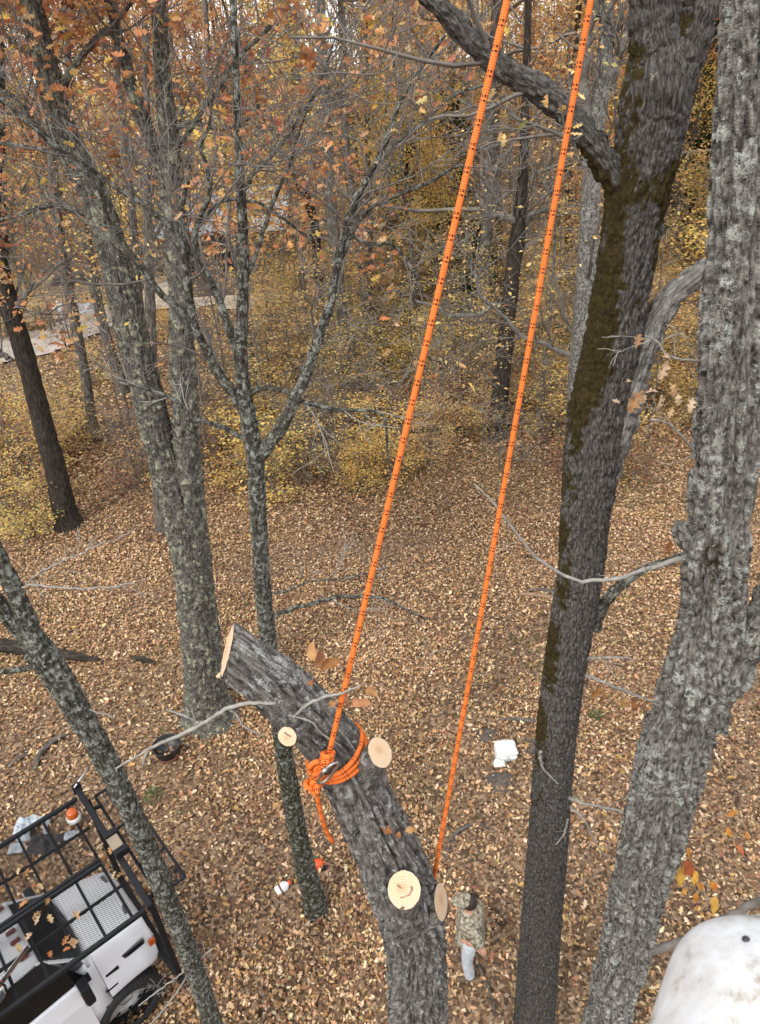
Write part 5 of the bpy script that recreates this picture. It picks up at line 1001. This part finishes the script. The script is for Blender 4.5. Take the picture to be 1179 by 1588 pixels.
bar('beam_bracket', rl_(.03, -1.0, .06), rl_(.03, -.965, .06), .1, .16)
def mesh_panel(parent, s0, s1, w0, w1, z, cell=(.034, .023)):
    a_ = Acc(); ns_, nw_ = int((s1-s0)/cell[0]), int((w1-w0)/cell[1]); ss = s0+(s1-s0)*np.arange(ns_+1)/ns_; ww = w0+(w1-w0)*np.arange(2*nw_+1)/(2*nw_)
    # zigzag strands; neighbours touch at their bends, as in expanded metal
    for i in range(ns_+1):
        zig = np.where(np.arange(2*nw_+1) % 2 == 0, 1, -1)*(1 if i % 2 else -1)*cell[0]*.5
        p_ = np.stack([ss[i]+zig, -ww, np.full(len(ww), z)], 1); h_ = .0036
        V_ = np.concatenate([p_+[h_, 0, h_*.4], p_+[0, 0, -h_], p_-[h_, 0, -h_*.4]]); n_ = len(p_); k = np.arange(n_-1)
        Q_ = np.concatenate([np.stack([k+x*n_, k+1+x*n_, k+1+y*n_, k+y*n_], 1) for x, y in ((0, 1), (1, 2), (2, 0))]); a_.add(V_, Q_)
    o = a_.build('mesh_panel', M['steelblack'], parent, True, False); o['kind'] = 'stuff'
mesh_panel(rack, SB, -.03, -.87, .87, ZR+.022)
# lower front panel and posts
for a_, b_ in (((.16, -.9), (.16, .76)), ((.47, -.9), (.47, .76)), ((.16, -.9), (.47, -.9)), ((.16, .76), (.47, .76)), ((.16, -.30), (.47, -.30)), ((.16, .30), (.47, .30)), ((.30, -.9), (.30, .30))): bar('panel_bar', rl_(a_[0], a_[1], -.13), rl_(b_[0], b_[1], -.13), .03, .025)
bm = bmesh.new(); boxm(bm, rl_(.40, -.80, -.115), (.14, .2, .006)); bmpart('panel_plate', bm, M['steelblack'], rack)
mesh_panel(rack, .17, .46, .56, .75, ZR-.118, (.02, .014)); mesh_panel(rack, .17, .46, -.88, .56, ZR-.122, (.034, .026))
for w_ in (-.80, .80):
    bar('post', rl_(.06, w_, -.02), (.06, -w_, .72), .04, .065); bar('panel_arm', rl_(.05, w_*.9, -.10), rl_(.18, w_*.9, -.13), .04, .04)
    for s_ in (-1.9, -3.1): bar('post', rl_(s_, w_*1.06, -.02), (s_, -w_*1.06, .75), .06, .06)
bar('bumper_beam', (.06, -.86, .78), (.06, .86, .78), .07, .10); bar('bumper_brace', (.05, -.78, .86), (.0, -.30, .80), .05, .05)
for w_ in (-.35, .30): bar('bumper_mount', (.06, -w_, .72), (-.35, -w_, .60), .08, .08)
for w_ in (-.75, .75): bar('side_tie', (-.6, -w_, .60), (-3.1, -w_, .60), .05, .05)
box_part('rest_tray', rl_(.06, .06, .115), (.12, .20, .03), M['tan_plastic'], rack, .006)
for w_ in (-.07, .20): box_part('rest_block', rl_(.07, w_, .115), (.15, .07, .10), M['steelblack'], rack, .012)
v, f, t3 = tube([rl_(.0, -.95, .12), rl_(.28, -1.12, .15)], .012, 8); part('pole_end', v, f, t3, M['chrome'], rack, True)
def wp(s, w_, z):
    p_ = Matrix.Translation(TO) @ Matrix.Rotation(TA, 4, 'Z') @ Vector((s, -w_, z)); return np.array(p_)
bq = wp(-.15, -.62, ZR+.03); bcn = thing('warning_beacon', 'amber warning beacon on a grey base at the front corner of the mesh rack', 'beacon', bq)
V, Q = lathe([(0, 0), (.075, 0), (.08, .01), (.08, .05), (.068, .06), (0, .06)]); part('base', V, Q, None, M['rim'], bcn, True); V, Q = lathe([(.062, .06), (.064, .07), (.058, .13), (.05, .142), (0, .146)]); part('lens', V, Q, None, M['amber'], bcn, True)
sw = wp(-1.42, .74, ZR+.03); saw = thing('chainsaw', 'small white and orange chainsaw lying on the mesh rack', 'chainsaw', sw, None, (0, 0, TA+.5))
box_part('body', (0, 0, .07), (.22, .13, .12), M['white'], saw, .03); box_part('top_cover', (.07, 0, .135), (.07, .10, .05), M['amber'], saw, .018); box_part('starter_cover', (-.02, -.07, .07), (.14, .02, .1), M['grey_plastic'], saw, .008); box_part('bar', (.28, .03, .05), (.36, .006, .07), M['chrome'], saw, .002)
v, f, t3 = tube([(.07, -.08, .05), (.08, -.09, .15), (.07, -.05, .2), (.06, .05, .2), (.06, .09, .14), (.06, .09, .05)], .012, 8); part('front_handle', v, f, t3, M['steelblack'], saw, True); v, f, t3 = tube([(-.1, 0, .11), (-.19, 0, .13), (-.24, 0, .1), (-.22, 0, .03), (-.11, 0, .02)], .014, 8); part('rear_handle', v, f, t3, M['steelblack'], saw, True)
q = np.random.default_rng(31)
for k, (px_, py_) in enumerate([(48, 1376), (58, 1370), (52, 1352), (30, 1408), (68, 1362), (64, 1413), (72, 1404), (63, 1418), (75, 1418), (108, 1450), (112, 1455), (105, 1462), (110, 1470), (106, 1460), (115, 1412), (80, 1485), (25, 1463), (40, 1460), (45, 1345), (150, 1318), (145, 1328), (160, 1335), (182, 1362), (180, 1350), (198, 1340), (30, 1345), (135, 1325), (225, 1378), (230, 1388), (222, 1370), (170, 1312), (240, 1330)]):
    b = G(px_, py_, ZR+.045+.02*q.random()-(.1 if px_ > 219 else 0)); a_ = q.random()*6.28; d = np.array([math.cos(a_), math.sin(a_), .15*(q.random()-.3)])
    V, Q, T, c = big_leaf(b, d, np.array([.3*(q.random()-.5), .3*(q.random()-.5), 1]), .075+.05*q.random(), pick(PAL_TAN if k % 3 else PAL_DRY, 1, q)[0], q, 'oak', .5)
    o = part('oak_leaf', V, Q, T, M['leaf'], None, attrs=dict(col=c)); setp(o, 'dry curled tan leaf lying on the black mesh rack', 'leaf', 'dry leaves lying on the mesh rack')

# ================================================================== the person
def skin(name, nodes, edges, m, parent, root=0, levels=2):
    me = bpy.data.meshes.new(name); me.from_pydata([n[:3] for n in nodes], edges, []); o = bpy.data.objects.new(name, me); COL.objects.link(o)
    sk = o.modifiers.new('skin', 'SKIN'); sk.use_smooth_shade = True; sd = o.modifiers.new('s', 'SUBSURF'); sd.levels = sd.render_levels = levels
    for k, n in enumerate(nodes):
        r = n[3] if isinstance(n[3], tuple) else (n[3], n[3]); me.skin_vertices[0].data[k].radius = r; me.skin_vertices[0].data[k].use_root = (k == root)
    dg = bpy.context.evaluated_depsgraph_get(); nm = bpy.data.meshes.new_from_object(o.evaluated_get(dg)); bpy.data.objects.remove(o); bpy.data.meshes.remove(me)
    nm.name = name; nm.materials.clear(); nm.materials.append(m); nm.polygons.foreach_set('use_smooth', np.full(len(nm.polygons), True)); return link(name, nm, parent)
M['skin'] = mat('skin', (.46, .25, .17), .55, noise=(30, .12)); M['denim'] = mat('denim', (.52, .56, .6), .85, noise=(16, .3), bump=(30, .5)); M['boot'] = mat('boot', (.13, .085, .05), .8, noise=(20, .4)); M['hair'] = mat('hair', (.022, .013, .009), .6, bump=(90, .6))
def camo(name):
    m = bpy.data.materials.new(name); m.use_nodes = True; n = m.node_tree; b = n.nodes['Principled BSDF']; b.inputs['Roughness'].default_value = .9
    tc = n.nodes.new('ShaderNodeTexCoord'); t = n.nodes.new('ShaderNodeTexNoise'); t.inputs['Scale'].default_value = 26; t.inputs['Detail'].default_value = 5; n.links.new(tc.outputs['Object'], t.inputs['Vector'])
    c = ramp(n, t.outputs['Fac'], [(.36, (.09, .075, .05)), (.46, (.18, .155, .11)), (.55, (.27, .24, .175)), (.64, (.38, .355, .29))]); n.links.new(c, b.inputs['Base Color']); return m
M['camo'] = camo('camo')
pf = G(729, 1506); person = thing('person', 'person in camouflage shirt, cap and pale jeans standing hand on hip beside the cut trunk', 'person', (pf[0], pf[1], 0), None, (0, 0, math.radians(168))); person.scale = (.91, .91, .91)
# facing +X, left is +Y
N = [(0, 0, .94, (.105, .085)), (0, 0, 1.10, (.11, .08)), (.0, 0, 1.28, (.125, .085)), (0, 0, 1.40, (.09, .065)), (.015, 0, 1.50, .052), (.04, 0, 1.57, .058), (.05, 0, 1.64, (.076, .088)), (.045, 0, 1.71, (.068, .075)),
     (-.01, .175, 1.39, .052), (-.13, .27, 1.21, .044), (-.20, .315, 1.12, .042), (-.13, .235, 1.03, .036), (-.05, .165, .995, .027), (-.015, .15, .995, (.04, .02)), (.03, .14, .99, (.036, .016)),
     (0, -.175, 1.39, .052), (-.01, -.25, 1.22, .044), (.0, -.275, 1.11, .041), (.05, -.25, .98, .036), (.09, -.225, .885, .027), (.105, -.218, .855, (.036, .02)), (.118, -.21, .82, (.034, .016)),
     (.0, .095, .86, .098), (.035, .10, .5, .062), (.03, .105, .42, .058), (-.005, .115, .10, .04), (.0, .115, .05, .042), (.10, .13, .035, .036), (.0, -.095, .86, .098), (.05, -.12, .5, .062), (.045, -.125, .42, .058), (.02, -.14, .10, .04), (.025, -.14, .05, .042), (.13, -.15, .035, .036),
     (.135, 0, 1.625, .016), (.035, .092, 1.62, .016), (.035, -.092, 1.62, .016)]
Ed = [(0, 1), (1, 2), (2, 3), (3, 4), (4, 5), (5, 6), (6, 7), (3, 8), (8, 9), (9, 10), (10, 11), (11, 12), (12, 13), (13, 14), (3, 15), (15, 16), (16, 17), (17, 18), (18, 19), (19, 20), (20, 21), (0, 22), (22, 23), (23, 24), (24, 25), (25, 26), (26, 27), (0, 28), (28, 29), (29, 30), (30, 31), (31, 32), (32, 33), (6, 34), (6, 35), (6, 36)]
for hb, sg, dirx in ((14, 1, (1, -.15)), (21, -1, (1, .3))):
    hx, hy, hz = N[hb][:3]
    for k, (off, L_) in enumerate([(.030, .066), (.010, .078), (-.010, .073), (-.028, .056)]):
        i = len(N); bx_, by_, bz_ = hx+.012, hy, hz+off*.9
        N += [(bx_, by_, bz_, .0105), (bx_+L_*.5*dirx[0], by_+L_*.5*dirx[1], bz_-.004, .009), (bx_+L_*dirx[0]*.93, by_+L_*dirx[1]*1.3-.006*sg, bz_-.014, .0075)]; Ed += [(hb, i), (i, i+1), (i+1, i+2)]
    i = len(N); N += [(hx-.01, hy+.012*sg, hz+.035, .012), (hx+.02, hy+.016*sg, hz+.065, .009)]; Ed += [(hb-1, i), (i, i+1)]
skin('body', N, Ed, M['skin'], person)
skin('shirt', [(0, 0, .76, (.185, .15)), (0, 0, .88, (.19, .15)), (0, 0, 1.02, (.185, .145)), (0, 0, 1.2, (.195, .15)), (0, 0, 1.33, (.20, .145)), (0, 0, 1.43, (.16, .12)), (.01, 0, 1.50, .085), (-.01, .19, 1.40, .098), (-.09, .245, 1.28, .09), (-.15, .285, 1.18, .088), (0, -.19, 1.40, .098), (-.01, -.245, 1.28, .078), (-.005, -.27, 1.17, .08)], [(0, 1), (1, 2), (2, 3), (3, 4), (4, 5), (5, 6), (4, 7), (7, 8), (8, 9), (4, 10), (10, 11), (11, 12)], M['camo'], person, 2)
skin('jeans', [(0, 0, 1.04, (.14, .115)), (0, 0, .90, (.165, .135)), (0, .1, .80, .108), (.02, .1, .65, .092), (.035, .10, .5, .08), (.025, .107, .35, .076), (.0, .115, .16, .072), (-.005, .116, .09, .075), (0, -.1, .80, .108), (.03, -.11, .65, .092), (.05, -.12, .5, .08), (.04, -.127, .35, .076), (.02, -.138, .16, .072), (.02, -.14, .09, .075)], [(0, 1), (1, 2), (2, 3), (3, 4), (4, 5), (5, 6), (6, 7), (1, 8), (8, 9), (9, 10), (10, 11), (11, 12), (12, 13)], M['denim'], person, 1)
for y_, x_ in ((.116, -.01), (-.14, .015)): skin('boot', [(x_, y_, .12, .058), (x_, y_, .05, (.056, .055)), (x_+.10, y_+.02*(1 if y_ > 0 else -1), .042, (.052, .042)), (x_+.19, y_+.035*(1 if y_ > 0 else -1), .036, (.046, .036))], [(0, 1), (1, 2), (2, 3)], M['boot'], person)
def dome(name, c, r, m, parent, z0=-.1, tilt=0.0, ns=24, nr=10):
    prof = [(math.cos(a_)*1, math.sin(a_)) for a_ in np.linspace(z0, math.pi/2, nr)]; V_, Q_ = lathe([(max(x, 0), z) for x, z in prof], ns); R_ = np.array(Matrix.Rotation(tilt, 3, 'Y')); V_ = (V_*np.array(r))@R_.T+np.array(c); return part(name, V_, Q_, None, m, parent, True)
dome('hair', (.022, 0, 1.645), (.106, .094, .105), M['hair'], person, -.6, -.5)
cp = dome('cap', (.062, 0, 1.672), (.098, .092, .092), M['camo'], person, -.05, .42)
bm = bmesh.new(); n_ = 9; top = []; 
for k in range(n_):
    a_ = -1.15+2.3*k/(n_-1); top.append((bm.verts.new((.052+.098*math.cos(a_), .092*math.sin(a_), 1.665)), bm.verts.new((.075+.165*math.cos(a_)*(.75+.25*math.cos(a_)), .098*math.sin(a_), 1.645))))
for k in range(n_-1): bm.faces.new((top[k][0], top[k][1], top[k+1][1], top[k+1][0]))
o = bmpart('brim', bm, M['camo'], cp, smooth=True); md = o.modifiers.new('t', 'SOLIDIFY'); md.thickness = .006
for y_ in (-.03, .03): V, Q = lathe([(math.sin(a_)*.011, -math.cos(a_)*.011) for a_ in np.linspace(0, math.pi, 8)], 10); part('eye', V+np.array([.122, y_, 1.64]), Q, None, M['white'], person, True)

# ================================================================== things on the ground
g = G(263, 1170); tr_ = rad(44, g+[0, 0, .2]); tub = thing('plastic_tub', 'round black plastic tub with a brown band, leaves in it, by the oak', 'tub', g)
M['rustband'] = mat('rustband', (.16, .06, .035), .8, noise=(8, .4))
V, Q = lathe([(0, .075), (tr_*.80, .07), (tr_*.94, .235), (tr_*.98, .25), (tr_, .245), (tr_*1.0, .232), (tr_*.95, .225), (tr_*.80, 0)], 40); part('shell', V, Q, None, M['black_plastic'], tub, True)
V, Q = lathe([(tr_*.81, .004), (tr_*.875, .08), (tr_*.885, .08), (tr_*.82, .002)], 40); part('band', V, Q, None, M['rustband'], tub, True)
n = 16; p = np.column_stack([q.normal(0, tr_*.33, (n, 2)), .085+.02*q.random(n)]); V, T, c = leaves(p, (.05, .1), q, PAL_LITTER, .7, 1, .5); setp(part('fallen_leaves', V, None, T, M['litter'], tub, True, smooth=False, attrs=dict(col=c)), kind='stuff')
def bag_mesh(name, label, cat, g, r, h, m, seed, sq=3.0):
    """a closed crumpled lump: bag, mound, rag"""
    nu, nv = 36, 22; th = np.arange(nu)*2*np.pi/nu; ph = np.linspace(0, math.pi, nv); A_, B_ = np.meshgrid(th, ph)
    x, y, z = np.sin(B_)*np.cos(A_), np.sin(B_)*np.sin(A_), np.cos(B_); k = (np.abs(x)**sq+np.abs(y)**sq+np.abs(z)**sq)**(-1/sq); cr = 1+.35*(np.abs(fbm(x*2.2+seed, y*2.2, z*2.2, seed, 4)-.5)*2-.2)
    V_ = np.stack([x*k*cr*r[0]+g[0], y*k*cr*r[1]+g[1], (z*k*cr*.5+.45)*h+g[2]], -1).reshape(-1, 3); return setp(part(name, V_, grid_quads(nv, nu), None, m), label, cat)
M['paperwhite'] = mat('paperwhite', (.74, .74, .72), .7, noise=(14, .3), bump=(16, .6)); M['ash'] = mat('ash', (.13, .105, .085), .95, noise=(22, .7), bump=(26, 1.0))
bag_mesh('crumpled_bag', 'white crumpled bag lying on the leaves between the right rope and the forked tree', 'bag', G(784, 1170), (.165, .15), .2, M['paperwhite'], 3, 11)
crumple('paper_scrap', 'torn white scrap just below the white crumpled bag', 'paper', G(775, 1185, .03), .09, .06, .05, M['paperwhite'], 8, 14)
for k, (px_, py_, s_, lb) in enumerate([(756, 1140, .2, 'grey brown debris mound up from the white crumpled bag'), (828, 1158, .2, 'grey brown debris mound touching the foot of the forked tree trunk'), (776, 1212, .24, 'grey brown debris mound down from the white crumpled bag')]):
    g = G(px_, py_); u = np.linspace(-1, 1, 34); U, Vv = np.meshgrid(u, u); e = np.clip(1-np.hypot(U, Vv), 0, 1); z = .11*e**.7*(.5+fbm(U*3, Vv*3, 0*U+k, 6, 4))+.02*(fbm(U*9, Vv*9, 0*U+k, 7, 2)-.5)-.01; a_ = np.arange(33)[:, None]*34+np.arange(33)[None]
    setp(part('debris_mound', np.stack([U.ravel()*s_+g[0], Vv.ravel()*s_*.8+g[1], z.ravel()], 1), np.stack([a_, a_+1, a_+35, a_+34], -1).reshape(-1, 4), None, M['ash']), lb, 'mound')
crumple('grey_tarp', 'pale grey crumpled tarp among leaves up from the mesh rack', 'tarp', G(48, 1285, .03), .26, .19, .16, M['tarpgrey'], 11, 40, lambda u_, v_: u_ > .2 and v_ < -.05 and u_ < .75)
crumple('tarp_scrap', 'small pale grey tarp scrap at the edge of the mesh rack', 'tarp', G(27, 1316, .03), .11, .09, .08, M['tarpgrey'], 14, 22)
crumple('tarp_strip', 'narrow pale tarp strip seen through the rack below the beacon', 'tarp', G(112, 1296, .03), .10, .07, .06, M['tarpgrey'], 15, 20)
M['darkcloth'] = mat('darkcloth', (.045, .04, .04), .9, noise=(8, .4), bump=(12, .5)); crumple('dark_sheet', 'dark crumpled sheet on the ground seen through the mesh rack', 'sheet', G(72, 1312, .03), .22, .16, .14, M['darkcloth'], 17, 30)
g = G(492, 1342); gear = thing('orange_gear', 'small orange and green piece of gear lying at the foot of the slim forked tree', 'gear', g); M['orange_plastic'] = mat('orange_plastic', (.62, .09, .02), .45, noise=(12, .2)); M['green_strap'] = mat('green_strap', (.02, .14, .06), .7)
dome('shell', (0, 0, .01), (.11, .085, .09), M['orange_plastic'], gear, 0); v, f, t3 = tube([(-.12, -.05, .02), (-.1, .02, .07), (-.04, .09, .06), (.06, .1, .02)], .014, 8); part('strap', v, f, t3, M['green_strap'], gear, True); box_part('clip', (.09, -.06, .03), (.08, .05, .05), M['steelblack'], gear, .01)
g = G(440, 1380); jug = thing('small_jug', 'small white jug with orange red top on leaves left of the slim forked tree', 'jug', g, None, (0, 1.35, .5))
V, Q = lathe([(0, -.09), (.06, -.09), (.068, -.08), (.068, .05), (.03, .09), (.028, .1), (0, .1)], 20); part('shell', V+np.array([-.06, 0, 0]), Q, None, M['white'], jug, True); V, Q = lathe([(0, .10), (.034, .10), (.034, .135), (0, .137)], 16); part('cap', V+np.array([-.06, 0, 0]), Q, None, M['orange_plastic'], jug, True); V, Q = lathe([(.0695, -.03), (.0695, -.005)], 20); part('sticker', V+np.array([-.06, 0, 0]), Q, None, M['rustband'], jug, True)
def ground_log(name, label, cat, pix, wpx, m, seed, bend=.02, ns=20, nr=60):
    c = np.array([G(*p_) for p_ in pix]); r = np.array([rad(w_, p_) for w_, p_ in zip(wpx, c)]); c[:, 2] = r*.8+np.array([.0]+[bend]*(len(c)-2)+[.0]); V_, Q_, T_, A_ = bark_tube(c, r, ns, nr, 'plate', r.max()*.12, seed, .1, 1.0)
    n0 = len(V_); V_ = np.vstack([V_, c[:1]]); A_ = {k: np.concatenate([v_, v_[-1:]]) for k, v_ in A_.items()}; T_ = np.concatenate([T_, [[n0, (k+1) % ns, k] for k in range(ns)]])
    return setp(part(name, V_, Q_, T_, m, attrs=A_), label, cat)
ground_log('fallen_log', 'long dark fallen log behind the leaning trunk at the picture edge', 'log', [(-70, 1000), (0, 1008), (60, 1016), (110, 1022), (155, 1026)], (24, 22, 20, 15, 7), M['bark_black'], 501)
ground_log('rotten_log', 'short dark rotten stick end lying right of the long fallen log', 'log', [(205, 1022), (225, 1027), (242, 1030)], (7, 9, 4), M['bark_black'], 502)
ground_log('gnarled_branch', 'gnarled dark fallen branch left of the leaning lichen spotted trunk', 'branch', [(55, 1195), (62, 1175), (78, 1158), (95, 1146), (110, 1140)], (6, 8, 8, 7, 3), M['bark_far'], 503)
ground_log('forked_stick', 'thin dark stick beside the gnarled fallen branch', 'stick', [(15, 1190), (32, 1178), (55, 1166)], (5, 6, 3), M['bark_far'], 504)
ground_log('pale_log', 'short pale brown log against the forked tree, lower of two', 'log', [(806, 923), (830, 926), (862, 930)], (5, 7, 7), mat('debarked', (.3, .19, .12), .85, noise=(12, .4)), 505)
ground_log('grey_log', 'short grey log against the forked tree, upper of two', 'log', [(818, 917), (840, 918), (866, 922)], (4, 6, 6), M['bark_far'], 506)
ground_log('dark_stick', 'straight dark stick between the white bag and the forked tree', 'stick', [(770, 1116), (800, 1118), (848, 1121)], (4, 6, 6), M['bark_far'], 507)
ground_log('curved_stick', 'thin curved grey stick on the leaves just right of the right rope end', 'stick', [(692, 1330), (700, 1305), (715, 1288), (738, 1280), (765, 1286)], (4, 5, 5, 4, 2), M['bark_far'], 508)
ground_log('thin_stick', 'thin pale stick beside the feet of the person', 'stick', [(735, 1485), (748, 1512), (758, 1535), (768, 1570)], (4, 5, 5, 4), M['bark_far'], 509)
ground_log('far_log', 'long dark fallen log across the edge of the wood between the ropes', 'log', [(600, 675), (660, 672), (730, 668), (800, 664)], (5, 7, 7, 5), M['bark_black'], 510)

for px_, py_, h_, lb in ((240, 1238, .22, 'small green seedling on the leaves between the oak and the truck'), (925, 1112, .14, 'small green seedling between the forked tree and the furrowed tree'), (588, 1285, .0, '')):
    if not h_: continue
    g = G(px_, py_); n = 90; a_ = q.random(n)*6.28; rr = h_*.8*q.random(n)**.6; p = np.stack([rr*np.cos(a_), rr*np.sin(a_), .03+h_*(1-rr/h_)*(.3+.7*q.random(n))], 1)+g; V, T, c = leaves(p, (.05, .1), q, [((0.1, 0.15, 0.05), 2), ((0.16, 0.2, 0.08), 1)], 1.2, 0, .22)
    t = thing('seedling', lb, 'seedling', g); part('foliage', V, None, T, M['leaf'], t, smooth=False, attrs=dict(col=c)); v, f, t3 = tube([g+[0, 0, -.03], g+[.01, 0, h_]], .004, 5); part('stem', v, f, t3, M['twig'], t)

# ================================================================== white cover of the lift boom, close to the lens
M['fibreglass'] = mat('fibreglass', (.76, .77, .78), .45, noise=(5, .0)); n = M['fibreglass'].node_tree; b = n.nodes['Principled BSDF']; tc = [x for x in n.nodes if x.type == 'TEX_COORD'][0]
t1 = n.nodes.new('ShaderNodeTexNoise'); t1.inputs['Scale'].default_value = 16; t1.inputs['Detail'].default_value = 8; t1.inputs['Roughness'].default_value = .7; mp = n.nodes.new('ShaderNodeMapping'); mp.inputs['Scale'].default_value = (1, 1, .35); n.links.new(tc.outputs['Object'], mp.inputs[0]); n.links.new(mp.outputs[0], t1.inputs['Vector'])
n.links.new(ramp(n, t1.outputs['Fac'], [(.36, (.24, .2, .15)), (.46, (.47, .465, .45)), (.60, (.58, .59, .60))]), b.inputs['Base Color'])
ct = PT(1232, 1690, .78); bt = thing('boom_cover', 'white rounded dirt smudged cover of the lift boom, close up at the corner', 'boom cover', ct)
k_ = .78/FP; up_ = CU; rt = CR; fw = CF; a = Acc(); prof = []
prof = [(-226, 2), (-225, 26), (-221, 52), (-213, 78), (-200, 102), (-182, 122), (-158, 138), (-130, 150), (-80, 166), (-20, 184), (60, 206), (160, 228), (320, 250), (520, 262)]
ns = 64; th = np.arange(ns)*2*np.pi/ns; V = []
for (yy, hw) in prof:
    ex = np.sign(np.cos(th))*np.abs(np.cos(th))**.62*hw; ez = np.sign(np.sin(th))*np.abs(np.sin(th))**.62*min(hw, 150)*.9; V.append(ct+(ex*k_)[:, None]*rt-(yy*k_)*up_+((ez+60)*k_)[:, None]*fw+(yy*.10*k_)*fw)
V = np.concatenate(V); shell = part('cover', V, grid_quads(len(prof), ns), np.array([[0, k, k+1] for k in range(1, ns-1)]), M['fibreglass'], bt); md = shell.modifiers.new('s', 'SUBSURF'); md.levels = md.render_levels = 1
from mathutils.bvhtree import BVHTree
hv = BVHTree.FromPolygons([Vector(q_) for q_ in V], [tuple(int(z_) for z_ in q_) for q_ in grid_quads(len(prof), ns)]).ray_cast(Vector(CC), Vector(ray(1157, 1457)).normalized())
hp = np.array(hv[0]); hn = np.array(hv[1]); hn = hn if hn@CF < 0 else -hn; v, f, t3 = tube([hp-hn*.012, hp+hn*.001, hp+hn*.0025], [.0042, .0042, .003], 14); part('drain_plug', v, f, t3, M['black_plastic'], bt)
